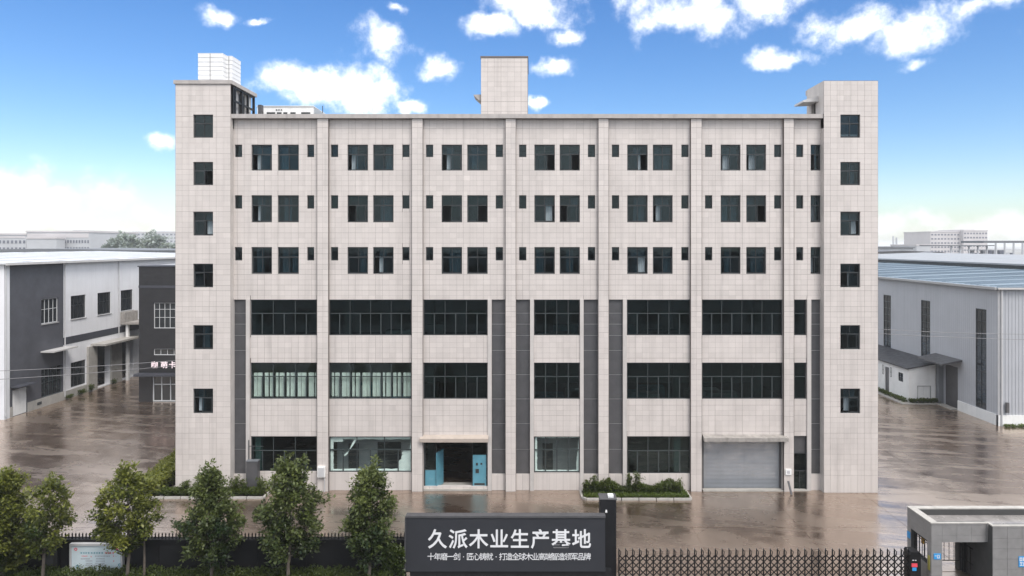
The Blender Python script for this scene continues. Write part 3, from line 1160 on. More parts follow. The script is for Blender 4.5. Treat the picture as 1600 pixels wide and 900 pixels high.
# entrance with blue doors
e = G[2]
t = MB()
t.box(e[0], e[1], YW - .15, YW + 1.2, -.02, .10)
t.build('door_step', M['concrete'], fac)
t = MB()
t.box(e[0], e[0] + .08, YW + .1, YW + .2, .1, e[3]); t.box(e[1] - .08, e[1], YW + .1, YW + .2, .1, e[3])
t.box(e[0] + .08, e[1] - .08, YW + .1, YW + .2, e[3] - .08, e[3])
xa, xb, xc, xd = px(664, YW), px(682, YW), px(738, YW), px(759.5, YW)
dz, dzr = pz(735, YW), pz(712, YW)
t.box(xb - .05, xb, YW + .1, YW + .2, .1, e[3] - .08); t.box(xc - .04, xc, YW + .1, YW + .2, .1, e[3] - .08)
de = t.build('entrance_frame', FM, fac)
t = MB(); t.box(xa, xb - .06, YW + .13, YW + .18, .12, dz); t.build('door_leaf', M['blue'], fac)
t = MB(); t.box(xa, xb - .06, YW + .15, YW + .156, dz + .03, e[3] - .09, 2); t.box(xa, xb - .06, YW + .12, YW + .19, dz - .02, dz + .03, 1); t.build('door_glass', FM, fac)
t = MB(); t.box(xb - .02, xb + .03, YW + .05, YW + 1.0, .12, pz(708, YW)); turn(t, (xb, YW + .1), math.radians(-20)); t.build('door_leaf', M['blue'], fac)
t = MB(); t.box(xc + .02, xd, YW + .13, YW + .18, .12, dzr)
dl = t.build('door_leaf', M['blue'], fac)
t = MB()
for (a, b, c_, q) in ((.22, .36, 1.45, 1.62), (.52, .64, 1.5, 1.62), (.2, .42, .95, 1.22), (.12, .8, .16, .30)):
    t.box(xc + a, xc + b, YW + .118, YW + .129, .12 + c_, .12 + q)
t.build('door_vent', M['frame'], dl)
t = MB(); t.box(xc + .02, xd, YW + .15, YW + .156, dzr + .02, e[3] - .09, 2); t.build('door_glass', FM, fac)
t = MB()
a, b = px(657.5, YW), px(763.5, YW)
zt, zb = pz(680, YW), pz(689, YW)
t.prism([(YW - .02, zt + .04), (YW - .48, zt - .10), (YW - .48, zb + .04), (YW - .46, zb + .05), (YW - .02, zt - .04)], a, b, 'x')
t.build('canopy', M['awning'], fac)
# roller shutter
s = G[5]
t = MB()
n = 38
zz = [.08 + (s[3] - .08 - .02) * k / n for k in range(n + 1)]
for k in range(n):
    zm = (zz[k] + zz[k + 1]) / 2
    t.quad((s[0] + .1, YW + .20, zz[k]), (s[1] - .1, YW + .20, zz[k]), (s[1] - .1, YW + .185, zm), (s[0] + .1, YW + .185, zm))
    t.quad((s[0] + .1, YW + .185, zm), (s[1] - .1, YW + .185, zm), (s[1] - .1, YW + .20, zz[k + 1]), (s[0] + .1, YW + .20, zz[k + 1]))
sh = t.build('roller_shutter', M['shutter'], fac)
t = MB(); t.box(s[0], s[0] + .12, YW + .12, YW + .25, .02, s[3]); t.box(s[1] - .12, s[1], YW + .12, YW + .25, .02, s[3]); t.build('guide_rail', M['strip'], sh)
t = MB(); t.box(s[0], s[1], YW - .25, YW + .25, -.02, .07); t.build('door_step', M['concrete'], fac)
t = MB()
a, b = px(1097, YW), px(1227, YW)
zt, zb = pz(680, YW), pz(688.5, YW)
t.prism([(YW - .014, zt + .06), (YW - .60, zt - .02), (YW - .60, zb + .10), (YW - .55, zb + .09), (YW - .014, zb + .14)], a, b, 'x')
t.build('canopy', M['oldconcrete'], fac)
# side door
s = G[6]
t = MB()
t.box(s[0], s[0] + .05, YW + .1, YW + .2, .05, s[3]); t.box(s[1] - .05, s[1], YW + .1, YW + .2, .05, s[3])
t.box(s[0] + .05, s[1] - .05, YW + .1, YW + .2, s[3] - .05, s[3]); t.box(s[0] + .05, s[1] - .05, YW + .1, YW + .2, 2.35, 2.42)
t.box(s[0] + .05, s[1] - .05, YW + .1, YW + .2, 1.2, 1.25); t.box((s[0] + s[1]) / 2 - .02, (s[0] + s[1]) / 2 + .02, YW + .1, YW + .2, .05, 1.2)
sd = t.build('side_door', FM, fac)
t = MB(); t.box(s[0] + .05, s[1] - .05, YW + .14, YW + .16, 2.42, s[3] - .05); t.build('door_panel', M['strip'], sd)
t = MB(); t.box(s[0] + .05, s[1] - .05, YW + .15, YW + .156, .06, 2.35, 2); t.build('door_glass', FM, sd)
t = MB(); t.box(s[0] - .05, s[1] + .05, YW - .2, YW + .2, -.02, .05); t.build('door_step', M['concrete'], fac)

# --- roof equipment (stands on the roof: things of their own)
def tank(label, x0, x1, y0, y1, z0, z1):
    o = thing('water_tank', label, 'water tank', ((x0 + x1) / 2, (y0 + y1) / 2, z0), 'white water tanks on the left tower')
    n = 7
    t = MB()
    t.box(x0 + .03, x1 - .03, y0 + .03, y1 - .03, z0, z1 - .04)
    t.build('tank_body', M['tankwhite'], o)
    for k in range(n):
        a = z0 + (z1 - z0) * k / n
        b = z0 + (z1 - z0) * (k + 1) / n
        t = MB()
        c = .03
        t.prism([(x0 + c, y0), (x1 - c, y0), (x1, y0 + c), (x1, y1 - c), (x1 - c, y1), (x0 + c, y1), (x0, y1 - c), (x0, y0 + c)], a + .03, b - .02, 'z')
        t.build('tank_panel', M['tankwhite'], o)
    t = MB(); t.box(x0, x1, y0, y1, z1 - .03, z1 + .02); t.build('tank_lid', M['tankwhite'], o)
    t = MB(); t.box((x0 + x1) / 2 - .02, (x0 + x1) / 2 + .02, y0 - .03, y0, z0, z1); t.build('tank_ladder', M['seam'], o)


tank('larger white ribbed water tank on the roof of the left stair tower', px(309, 45), px(348, 45), 45.0, 46.6, ZT + .02, pz(83.5, 45))
tank('narrower white ribbed water tank tucked behind the larger one on the left tower', px(352.5, 45.5), px(362, 45.5), 45.55, 46.95, ZT + .02, pz(87.5, 45.5))

o = thing('roof_cabin', 'low white roof cabin with dark slots behind the parapet', 'cabin', (px(450, 52), 52, ZDECK))
x0, x1 = px(402, 52), px(489, 52)
t = MB(); t.box(x0, x1, 52, 54.5, ZDECK, pz(166.5, 52)); cb = t.build('cabin_body', M['white'], o)
t = MB(); t.box(x0 - .05, x1 + .05, 51.93, 54.55, pz(166.5, 52) + .003, pz(165.5, 52)); t.build('roof', M['white'], o)
for a, b in ((417, 430), (433, 440), (443, 449), (454, 462), (471, 485)):
    t = MB(); t.box(px(a, 52), px(b, 52), 51.96, 51.999, pz(181, 52), pz(175.5, 52)); t.build('slot', M['frame'], o)
for a in (431.5, 435, 439):
    t = MB(); t.box(px(a, 52), px(a + 2, 52), 51.96, 51.999, pz(172.5, 52), pz(171, 52)); t.build('slot', M['frame'], o)
o = thing('roof_tank', 'grey rounded tank at the end of the white roof cabin', 'water tank', (px(497, 52.3), 53, ZDECK))
t = MB()
xa, xb = px(489.5, 52.3), px(505, 52.3)
zt = pz(167.5, 52.3)
prof = [(xa, ZDECK), (xb, ZDECK), (xb, zt - .55), (xb - .18, zt - .3), (xb - .4, zt - .12), (xa + .1, zt), (xa, zt)]
t.prism(prof, 52.3, 53.8, 'y'); t.build('tank_body', M['tankgrey'], o)
t = MB(); t.tube([(xb - .1, 52.5, zt - .5), (xb - .1, 52.5, zt + .15)], .03); t.build('vent_pipe', M['frame'], o)
tag(MB().box(px(403, 51), px(408.5, 51), 51, 51.4, ZDECK, pz(163.5, 51)).build('roof_vent', M['strip']), 'small dark vent box just right of the black steel frame on the roof', 'vent')

# --- small things at the foot of the facade
o = thing('meter_cabinet', 'tall dark grey meter cabinet standing against the first ground floor bay', 'cabinet', (px(394, 44.0), 44.2, 0))
x0, x1, zt = px(385, 44), px(403, 44), pz(721, 44)
MB().box(x0, x1, 43.95, 44.33, 0.0, zt).build('cabinet_body', M['strip'], o)
MB().box(x0 + .04, x1 - .04, 43.93, 43.949, .08, zt - .06).build('cabinet_door', M['strip'], o)
MB().box(x0 - .02, x1 + .02, 43.92, 44.34, zt + .002, zt + .05).build('cabinet_top', M['shutter'], o)
o = tag(MB().tube([(px(389, 44.3), 44.28, zt + .05), (px(389, 44.3), 44.28, zt + 1.3)], .03).tube([(px(389, 44.3), 44.28, zt + .9), (px(412, 44.3), 44.28, zt + .9)], .02).tube([(px(396, 44.3), 44.28, zt + .05), (px(396, 44.3), 44.28, zt + .9)], .02).build('service_pipe', M['frame']),
        'thin dark service pipes rising from the grey meter cabinet', 'pipe')
o = thing('meter_box', 'white wall box with pipe below on the first pilaster', 'meter box', (px(502, 44.1), 44.15, pz(745, 44.1)))
x0, x1, z0, z1 = px(496.5, 44.1), px(508, 44.1), pz(745, 44.1), pz(729, 44.1)
MB().box(x0, x1, 44.0, 44.187, z0, z1).build('box_body', M['white'], o)
MB().box(x0 + .05, x1 - .05, 43.985, 43.999, z0 + .06, z1 - .06).build('box_door', M['clad'], o)
MB().tube([(x1 - .04, 44.12, z0), (x1 - .04, 44.12, 0), ], .025).build('pipe', M['clad'], o)
o = thing('wall_notice', 'small white notice on the pilaster right of the roller shutter', 'notice', (px(1231.5, 44.15), 44.15, pz(741, 44.15)))
x0, x1, z0, z1 = px(1227.5, 44.15), px(1236.5, 44.15), pz(742, 44.15), pz(733, 44.15)
MB().box(x0, x1, 44.12, 44.187, z0, z1).build('panel', M['white'], o)
b = MB()
for k in range(3):
    b.box(x0 + .10 + k * .06, x0 + .13 + k * .06, 44.116, 44.12, z0 + .08, z1 - .1)
b.build('print', M['greyprint'], o)
tag(MB().bar((px(1232, 43.9), 43.95, pz(752, 43.9)), (px(1235, 43.8), 43.6, 0.02), .12, .06).build('wheel_chock', M['strip']), 'dark wedge leaning on the pilaster beside the side door', 'wedge')

# ================================================================== side buildings
FMD = [M['frame'], M['mull'], M['darkglass'], M['whiteframe']]


def grid_window(parent, w_, h_, cols, rows, loc, rz, frame=0, name='window', fr=.06, bar=.035, deep=.10):
    """window of cols x rows panes facing -Y before turning; loc = centre of its foot on the wall face"""
    f = MB()
    f.box(-w_ / 2, -w_ / 2 + fr, 0, deep, 0, h_, frame); f.box(w_ / 2 - fr, w_ / 2, 0, deep, 0, h_, frame)
    f.box(-w_ / 2 + fr, w_ / 2 - fr, 0, deep, 0, fr, frame); f.box(-w_ / 2 + fr, w_ / 2 - fr, 0, deep, h_ - fr, h_, frame)
    xs = [-w_ / 2 + w_ * k / cols for k in range(cols + 1)]
    zs = [h_ * r for r in rows]
    for k in range(1, cols):
        f.box(xs[k] - bar / 2, xs[k] + bar / 2, .01, deep - .01, fr, h_ - fr, frame)
    for z in zs[1:-1]:
        f.box(-w_ / 2 + fr, w_ / 2 - fr, .005, deep - .015, z - bar / 2, z + bar / 2, frame)
    wo = link(name, f.mesh(name, FMD), parent, loc, rz)
    pm = {}
    for k in range(cols):
        for r in range(len(zs) - 1):
            a, b = xs[k] + (fr if k == 0 else bar / 2), xs[k + 1] - (fr if k == cols - 1 else bar / 2)
            c, e = zs[r] + (fr if r == 0 else bar / 2), zs[r + 1] - (fr if r == len(zs) - 2 else bar / 2)
            key = (round(b - a, 3), round(e - c, 3))
            if key not in pm:
                p = MB(); p.box(0, b - a, .05, .056, 0, e - c, 2)
                pm[key] = p.mesh('pane', FMD)
            po = bpy.data.objects.new('pane', pm[key])
            COL.objects.link(po)
            po.parent = wo
            po.location = (a, 0, c)
    return wo


def corrugated(mb, p0, p1, z0, z1, pitch, amp, out):
    """upright ribbed sheet between two plan points; out = outward unit vector (x, y)"""
    L = math.hypot(p1[0] - p0[0], p1[1] - p0[1])
    n = max(1, int(L / pitch))
    prof = []
    for k in range(n):
        for u, h in ((0, 0), (.62, 0), (.72, 1), (.90, 1)):
            prof.append(((k + u) / n, h))
    prof.append((1, 0))
    P = [(p0[0] + (p1[0] - p0[0]) * u + out[0] * amp * h, p0[1] + (p1[1] - p0[1]) * u + out[1] * amp * h) for u, h in prof]
    for a, b in zip(P[:-1], P[1:]):
        mb.quad((*a, z0), (*b, z0), (*b, z1), (*a, z1))


R90 = math.radians(90)
# ------------------------------------------------------------------ left warehouse
XL = -48.15
yL = lambda p: F * XL / (p - CX)
ware = thing('warehouse', 'long white warehouse with a dark grey end bay beside the wet yard', 'warehouse', (XL, 62.35, 0))
Y0, YD, Y1, ZE = 62.35, yL(99), 112.0, 14.2
upw = [(68.3, 2.4), (72.6, 2.4), (77.0, 2.4), (81.3, 2.4)]
hz = [(c - w_ / 2, c + w_ / 2, 8.15, 10.6) for c, w_ in upw]
gl1 = (67.1, 70.05, .9, 3.7)
wl = (71.4, 73.8, 1.0, 3.6)
rec = (75.5, 78.0, .1, 4.7)
rec2 = (80.1, 82.6, .1, 4.7)
dr = (yL(19.5), yL(42), 0.02, 2.45)
t = MB()
wall_side(t, XL, 1, .2, Y0 + .62, YD, 0, ZE, [hz[0], gl1, dr])
t.build('dark_wall', M['wdark'], ware)
t = MB()
wall_side(t, XL, 1, .25, YD, Y1, 6.4, ZE, hz[1:])
wall_side(t, XL, 1, .6, YD, Y1, 0, 5.66, [wl, rec, rec2])
t.build('white_wall', M['wwhite'], ware)
t = MB(); t.box(XL - .2, XL + .025, YD + .002, 92, 5.66, 6.4); t.build('dark_band', M['wband'], ware)
t = MB()
t.box(XL - .4, XL + .05, Y0 - .05, Y0 + .62, 0, ZE)          # corner pilaster
t.box(-90, XL - .4, Y0, Y0 + .3, 0, ZE)
t.build('end_wall', M['wwhite'], ware)
t = MB()
t.box(XL - 3.5, XL - 3.4, YD + .3, 95, 0, 6); t.box(XL - .35, XL - .3, Y0 + 1, YD, 0, 13)
t.build('inner_wall', M['bdark'], ware)
t = MB()
t.prism([(XL + .45, ZE - .02), (XL + .45, ZE + .16), (-71, 14.92), (-95, ZE + .16), (-95, ZE - .02), (-71, 14.74)], Y0 - .4, Y1, 'y')
rf = t.build('roof', M['wroof'], ware)
t = MB(); t.box(XL + .46, XL + .62, Y0 - .4, Y1, ZE - .10, ZE + .12); t.build('gutter', M['ledge'], rf)
for k in range(10):
    y = Y0 + 3 + k * 4.6
    t = MB(); t.prism([(XL + .0, 14.40), (-70, 14.93), (-70, 14.95), (XL + .0, 14.42)], y, y + .9, 'y'); t.build('skylight', M['ledge'], rf)
for c, w_ in upw:
    grid_window(ware, w_, 2.45, 4, (0, .58, 1), (XL - .1, c, 8.15), R90, 3 if c < 70 else 0)
    t = MB(); t.box(XL, XL + .08, c - w_ / 2 - .05, c + w_ / 2 + .05, 8.06, 8.14); t.build('window_sill', M['seam'], ware)
grid_window(ware, 2.95, 2.8, 5, (0, .5, 1), (XL - .1, (gl1[0] + gl1[1]) / 2, .9), R90, 1)
grid_window(ware, 2.4, 2.6, 4, (0, .45, 1), (XL - .1, 72.6, 1.0), R90, 0)
t = MB()
ym = (dr[0] + dr[1]) / 2
t.box(XL - .1, XL - .04, dr[0] + .03, ym - .015, .03, 2.42); dl = t.build('door_leaf', M['white'], ware)
t = MB(); t.box(XL - .1, XL - .04, ym + .015, dr[1] - .03, .03, 2.42); t.build('door_leaf', M['white'], ware)
t = MB(); t.box(XL, XL + .9, dr[0] - .3, dr[1] + .2, 2.75, 2.83); t.build('door_canopy', M['wband'], ware)
t = MB(); t.box(XL, XL + 1.3, 67.0, 70.6, 5.36, 5.50); t.build('canopy', M['ledge'], ware)
t = MB(); t.box(XL + .02, XL + 1.7, 74.6, 82.0, 4.90, 5.12); t.build('canopy', M['concrete'], ware)
t = MB()
t.box(XL - .1, XL + 2.6, 80.0, 84.5, 6.62, 6.86)
t.box(XL - .05, XL + .5, 80.0, 82.7, 6.87, 8.04)
t.build('link_porch', M['oldconcrete'], ware)
t = MB(); t.box(XL + 2.0, XL + 3.2, 80.3, 84.5, 7.5, 7.7); t.build('link_porch', M['ledge'], ware)
t = MB(); t.box(XL + .45, XL + .75, 80.3, 80.6, 0, 6.62); t.build('porch_post', M['white'], ware)
t = MB(); t.box(XL - .35, XL + .22, 73.95, 75.45, 0, 4.9); t.build('pier', M['concrete'], ware)
MB().box(XL - .35, XL + .22, 78.1, 80.0, 0, 4.9).build('pier', M['concrete'], ware)
t = MB()
t.box(XL + .002, XL + .09, Y0 + .65, dr[0] - .05, 0, .95); t.box(XL + .002, XL + .09, dr[1] + .05, YD + .1, 0, .88); t.box(XL + .002, XL + .09, YD + .11, 75.4, 0, .85)
t.build('plinth', M['concrete'], ware)
t = MB()
for y in (Y0 + .05, YD + .05, 79.5):
    t.tube([(XL + .14, y, .3), (XL + .14, y, ZE)], .06)
t.build('downpipe', M['clad'], ware)
t = MB(); t.box(XL + .10, XL + .12, 66.4, 67.0, .35, .62); t.build('vent_grille', M['bdark'], ware)

# ------------------------------------------------------------------ dark building at the back left
YDK = 69.4
dark = thing('shop_building', 'charcoal rendered building with lit white characters and white framed glass doors', 'building', (-38, YDK, 0))
xd0, xd1, zd = px(217, YDK), -20.0, pz(417, YDK)
hw = (px(240, YDK), px(240, YDK) + 2.7, pz(513, YDK), pz(473, YDK))
hs_ = (px(240, YDK), px(240, YDK) + 2.7, pz(555, YDK), pz(545, YDK))
hd = (px(238, YDK), px(238, YDK) + 3.6, 0.02, pz(587, YDK))
t = MB()
wall_front(t, YDK, .25, xd0, xd1, 0, zd, [hw, hs_, hd])
t.quad((xd0, YDK, 0), (xd0, YDK, zd), (xd0, 110, zd), (xd0, 110, 0))
t.build('wall', M['darkbuilding'], dark)
t = MB(); t.box(xd0 - .02, xd1, YDK - .04, YDK - .002, pz(450, YDK), pz(446, YDK)); t.build('seam_band', M['wband'], dark)
t = MB(); t.box(xd0 - .1, xd1, YDK - .1, 110, zd, zd + .12); t.build('roof', M['wband'], dark)
t = MB(); t.prism([(xd0 + .2, zd + .13), (xd1, zd + 1.1), (xd1, zd + .13)], YDK + 3, 100, 'y'); t.build('roof', M['wroof'], dark)
t = MB(); t.box(xd0 + .02, xd1, YDK + 3.0, YDK + 3.1, 0, zd); t.build('inner_wall', M['bdark'], dark)
grid_window(dark, 2.7, hw[3] - hw[2], 5, (0, .42, .74, 1), (hw[0] + 1.35, YDK + .1, hw[2]), 0, 3)
grid_window(dark, 2.7, hs_[3] - hs_[2], 4, (0, 1), (hs_[0] + 1.35, YDK + .1, hs_[2]), 0, 3)
grid_window(dark, 3.6, hd[3] - .02, 4, (0, .66, 1), (hd[0] + 1.8, YDK + .1, .02), 0, 3, 'glass_door', .12, .09)
t = MB(); t.box(xd0 - .05, xd1, YDK - .9, YDK - .002, pz(586, YDK), pz(582.5, YDK)); t.build('canopy', M['wband'], dark)
for ch, a, b in (('咖', 236.5, 247.5), ('萌', 252.5, 261.5), ('卡', 264.5, 275)):
    me = text_mesh(ch, .72, .03, .015, M['glow'])
    link('character', me, dark, (px((a + b) / 2, YDK), YDK - .06, pz(574, YDK)))
t = MB()
for a in (248.5, 249):
    pass
# ------------------------------------------------------------------ right warehouse
XR = 41.2
yR = lambda p: F * XR / (p - CX)
rware = thing('warehouse', 'blue-grey sheet metal warehouse with tall narrow windows and a skylit blue roof', 'warehouse', (XR, 60.2, 0))
RY0, RY1, RZ = 60.2, 125.0, 12.1
tw = [(79.1, 1.65, 4.1, 10.15), (71.4, 1.65, 4.1, 10.15), (62.6, 1.5, .98, 10.1), (87.5, 1.65, 4.1, 10.1)]
th = [(c - w_ / 2, c + w_ / 2, a, b) for c, w_, a, b in tw]
dh = (66.0, 68.2, 0, 4.1)
t = MB()
ys = sorted({RY0, RY1, *[v for h in th + [dh] for v in h[:2]]})
wall_side(t, XR + .05, -1, .2, RY0 + .02, RY1, 0, RZ, th + [dh])
t.build('wall', M['bwall'], rware)
t = MB()
# ribbed sheets between the openings
for a, b in zip(ys[:-1], ys[1:]):
    hh = [h for h in th + [dh] if h[0] < (a + b) / 2 < h[1]]
    spans = [(0.0, RZ)]
    for h in hh:
        spans = [q for s in spans for q in ((s[0], h[2]), (h[3], s[1])) if q[1] - q[0] > .05]
    for z0, z1 in spans:
        corrugated(t, (XR + .047, b), (XR + .047, a), max(z0, .96), z1, .28, .010, (-1, 0))
t.build('ribbed_sheet', M['bwall'], rware)
t = MB(); corrugated(t, (XR + .08, RY0), (100, RY0), .96, RZ + .02, .30, .035, (0, -1)); t.build('ribbed_sheet', M['bwall'], rware)
t = MB()
t.box(XR - .05, XR + .045, RY0 - .02, 65.9, 0, .95); t.box(XR - .05, 100, RY0 - .10, RY0 + .2, 0, .951)
t.build('plinth', M['white'], rware)
t = MB(); t.tube([(XR + .2, RY0 - .14, 0), (XR + .2, RY0 - .14, RZ)], .08); t.box(XR - .04, XR + .1, RY0 - .06, RY0 + .06, .96, RZ); t.build('downpipe', M['clad'], rware)
MB().box(XR + .55, XR + .8, RY0 - .25, RY0 - .11, 1.2, 2.1).build('meter_box', M['strip'], rware)
t = MB()
t.prism([(XR - .35, RZ - .02), (XR - .35, RZ + .14), (60, 12.86), (60, 12.72)], RY0 - .3, RY1, 'y')
rf = t.build('roof', M['broof'], rware)
t = MB(); t.box(XR - .50, XR - .36, RY0 - .3, RY1, RZ - .08, RZ + .14); t.build('gutter', M['seam'], rf)
t = MB(); t.box(XR - .3, 100, RY0 - .42, RY0 - .31, RZ - .05, RZ + .10)
t.build('gutter', M['ledge'], rf)
for k in range(11):
    y = 61.8 + k * 5.4
    t = MB()
    zz = lambda x: 12.24 + (x - (XR - .35)) / (60 - XR + .35) * .72
    t.prism([(XR + .1, zz(XR + .1)), (59.9, zz(59.9)), (59.9, zz(59.9) + .03), (XR + .1, zz(XR + .1) + .03)], y, y + (1.0 if k % 3 else 1.7), 'y')
    t.build('skylight', M['skylight'], rf)
t = MB()
n = 60
for k in range(n):       # standing seams
    y = 60.4 + k * .9
    t.prism([(XR, zz(XR)), (59.9, zz(59.9)), (59.9, zz(59.9) + .05), (XR, zz(XR) + .05)], y, y + .04, 'y')
t.build('standing_seam', M['broof'], rf)
t = MB(); t.box(60, 60.2, RY0, RY1 + 15, 12.6, 13.42); t.build('clerestory', M['bdark'], rware)
t = MB(); t.prism([(59.6, 13.42), (59.6, 13.62), (80, 14.35), (100, 13.6), (100, 13.4), (80, 14.15)], RY0 - .4, RY1 + 15, 'y'); t.build('roof', M['groof'], rware)
for (c, w_, a, b) in tw:
    grid_window(rware, w_, b - a, 2, tuple(k / 8 for k in range(9)), (XR + .06, c, a), -R90, 0, fr=.07)
t = MB(); t.box(XR + .22, XR + .28, 66.02, 68.18, .02, 4.1); t.build('door', M['strip'], rware)
t = MB(); t.box(XR - .45, XR + .04, 68.25, 68.78, 0, 4.5); t.build('pier', M['shutter'], rware)
t = MB(); t.prism([(XR + .02, 4.95), (XR - 1.9, 4.55), (XR - 1.9, 4.40), (XR + .02, 4.75)], 65.3, 69.6, 'y'); t.build('canopy', M['strip'], rware)
t = MB(); t.box(XR - .6, XR + .04, 65.92, 69.4, 0, .12); t.build('door_step', M['concrete'], rware)
# lean-to
lean = thing('outbuilding', 'small white outbuilding with a dark sloping roof against the blue-grey warehouse', 'shed', (38.05, 68.8, 0))
XS, YS0, YS1 = 38.05, 68.85, 83.0
t = MB()
sh_w = (69.85, 70.75, 1.9, 2.8)
sh_d = (72.6, 73.4, .1, 2.9)
wall_side(t, XS, -1, .15, YS0, YS1, 0, 3.45, [sh_w, sh_d])
fh = (px(1434, YS0), px(1453.5, YS0), .3, 1.7)
t.poly([(XS, YS0, 0), (fh[0], YS0, 0), (fh[0], YS0, 3.45 + .55 * (fh[0] - XS) / 3.1), (XS, YS0, 3.45)])
t.poly([(fh[1], YS0, 0), (XR - .08, YS0, 0), (XR - .08, YS0, 4.0), (fh[1], YS0, 3.45 + .55 * (fh[1] - XS) / 3.1)])
t.poly([(fh[0], YS0, fh[3]), (fh[1], YS0, fh[3]), (fh[1], YS0, 3.45 + .55 * (fh[1] - XS) / 3.1), (fh[0], YS0, 3.45 + .55 * (fh[0] - XS) / 3.1)])
t.poly([(fh[0], YS0, 0), (fh[1], YS0, 0), (fh[1], YS0, fh[2]), (fh[0], YS0, fh[2])])
t.build('wall', M['white'], lean)
t = MB(); t.prism([(XS - .25, 3.42), (XS - .25, 3.54), (XR - .06, 4.16), (XR - .06, 4.02)], YS0 - .2, YS1, 'y'); t.build('roof', M['darkroof'], lean)
grid_window(lean, .9, .9, 2, (0, .5, 1), (XS + .03, 70.3, 1.9), -R90, 0, fr=.05)
t = MB(); t.box(XS + .05, XS + .09, 72.62, 73.38, .1, 2.88); t.build('door', M['strip'], lean)
for y in (72.2, 73.8):
    grid_window(lean, .3, 1.0, 1, (0, .5, 1), (XS - .02, y, 2.0), -R90, 0, fr=.04, deep=.03)
t = MB()
xm = (fh[0] + fh[1]) / 2
t.box(fh[0] + .02, xm - .01, YS0 + .03, YS0 + .06, fh[2], fh[3]); t.box(xm + .01, fh[1] - .02, YS0 + .03, YS0 + .06, fh[2], fh[3])
ht = t.build('hatch_door', M['white'], lean)
t = MB()
for k in range(3):
    t.box(fh[0] + .2 + .36 * k, fh[0] + .34 + .36 * k, YS0 + .015, YS0 + .029, fh[2] + .12, fh[2] + .24)
t.build('vent_grille', M['bdark'], ht)
t = MB(); t.box(fh[0] - .05, fh[1] + .05, YS0 - .03, YS0 - .002, fh[3], fh[3] + .06); t.box(fh[0] - .05, fh[0], YS0 - .03, YS0 - .002, .2, fh[3]); t.box(fh[1], fh[1] + .05, YS0 - .03, YS0 - .002, .2, fh[3]); t.build('hatch_frame', M['seam'], ht)
t = MB(); t.box(XS - .9, XS - .002, YS0 - .6, YS1, 0, .12); t.box(XS, XR - .6, YS0 - .6, YS0 - .002, 0, .12); t.build('kerb', M['kerb'], lean)

# ------------------------------------------------------------------ far buildings
def far_block(label, p0, p1, ptop, Y, depth, wall, rows, cols, cat='building', top=(), wfrac=(.55, .45), z0f=4.0, group=None, name='far_building', dark_top=0.0):
    x0, x1, z1 = px(p0, Y), px(p1, Y), pz(ptop, Y)
    o = thing(name, label, cat, ((x0 + x1) / 2, Y, 0), group)
    t = MB(); t.box(x0, x1, Y, Y + depth, 0, z1); t.build('wall', wall, o)
    t = MB(); t.box(x0 - .3, x1 + .3, Y - .3, Y + depth + .3, z1 + .01, z1 + .8); t.build('roof', M['farpink'], o)
    for (a, b, q) in top:
        t = MB(); t.box(px(a, Y), px(b, Y), Y + 2, Y + depth - 2, z1 + .82, pz(q, Y)); t.build('roof_room', wall, o)
    if dark_top:
        t = MB(); t.box(x0 + .5, x1 - .5, Y - .15, Y - .01, z1 - dark_top, z1 - .6); t.build('top_band', M['farpink'], o)  # plain band under the roof, in the roof's paler colour
    if cols:
        cw = (x1 - x0) / cols
        ww = cw * wfrac[0]
        me = MB().box(0, ww, -.12, -.01, 0, 3.2 * wfrac[1]).mesh('window', M['farwin'])
        for r in range(rows):
            for c in range(cols):
                link('window', me, o, (x0 + cw * (c + (1 - wfrac[0]) / 2), Y, z1 - dark_top - 2.6 - 3.4 * r))
    return o


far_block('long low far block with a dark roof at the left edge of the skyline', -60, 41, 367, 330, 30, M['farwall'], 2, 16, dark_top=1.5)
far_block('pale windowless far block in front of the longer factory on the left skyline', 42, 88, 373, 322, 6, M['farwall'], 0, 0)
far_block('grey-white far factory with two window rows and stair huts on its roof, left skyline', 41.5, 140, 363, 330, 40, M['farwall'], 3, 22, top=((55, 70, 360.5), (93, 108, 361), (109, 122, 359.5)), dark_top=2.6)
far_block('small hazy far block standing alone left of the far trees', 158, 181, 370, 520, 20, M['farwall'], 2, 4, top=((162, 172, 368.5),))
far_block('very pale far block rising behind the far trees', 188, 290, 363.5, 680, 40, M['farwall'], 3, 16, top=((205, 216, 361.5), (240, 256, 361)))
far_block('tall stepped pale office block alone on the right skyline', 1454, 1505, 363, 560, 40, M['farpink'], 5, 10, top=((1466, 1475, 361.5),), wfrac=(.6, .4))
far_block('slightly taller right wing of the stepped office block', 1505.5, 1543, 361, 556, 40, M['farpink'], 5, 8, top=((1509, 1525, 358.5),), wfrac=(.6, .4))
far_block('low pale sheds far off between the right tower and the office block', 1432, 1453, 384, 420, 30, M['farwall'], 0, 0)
for lab, p0, p1, q, Y, dp, zr in (('low dark roofed shed just right of the main building on the skyline', 1340, 1429, 385, 230, 60, 'fardark'), ('wide low dark shed roof behind the white warehouse, left skyline', -120, 249, 388.5, 118, 25, 'fardark'),
                              ('grey curved roof shed low behind the right warehouse', 1372, 1449, 391.5, 170, 20, 'strip'), ('short grey roof right of the curved shed', 1453, 1476, 393, 165, 20, 'strip')):
    x0, x1, z1 = px(p0, Y), px(p1, Y), pz(q, Y)
    o = thing('far_shed', lab, 'shed', ((x0 + x1) / 2, Y, 0))
    MB().box(x0 + .4, x1 - .4, Y, Y + dp, 0, z1 - .5).build('wall', M['farwall'], o)
    MB().prism([(x0, z1 - .55), (x0, z1 - .28), ((x0 + x1) / 2, z1), (x1, z1 - .28), (x1, z1 - .55)], Y - .5, Y + dp, 'y').build('roof', M[zr], o)
o = thing('roof_terrace', 'open roof terrace frame with a flat dark roof on the right skyline', 'terrace', (px(1550, 185), 185, 0))
Yt = 185
x0, x1 = px(1486, Yt), px(1640, Yt)
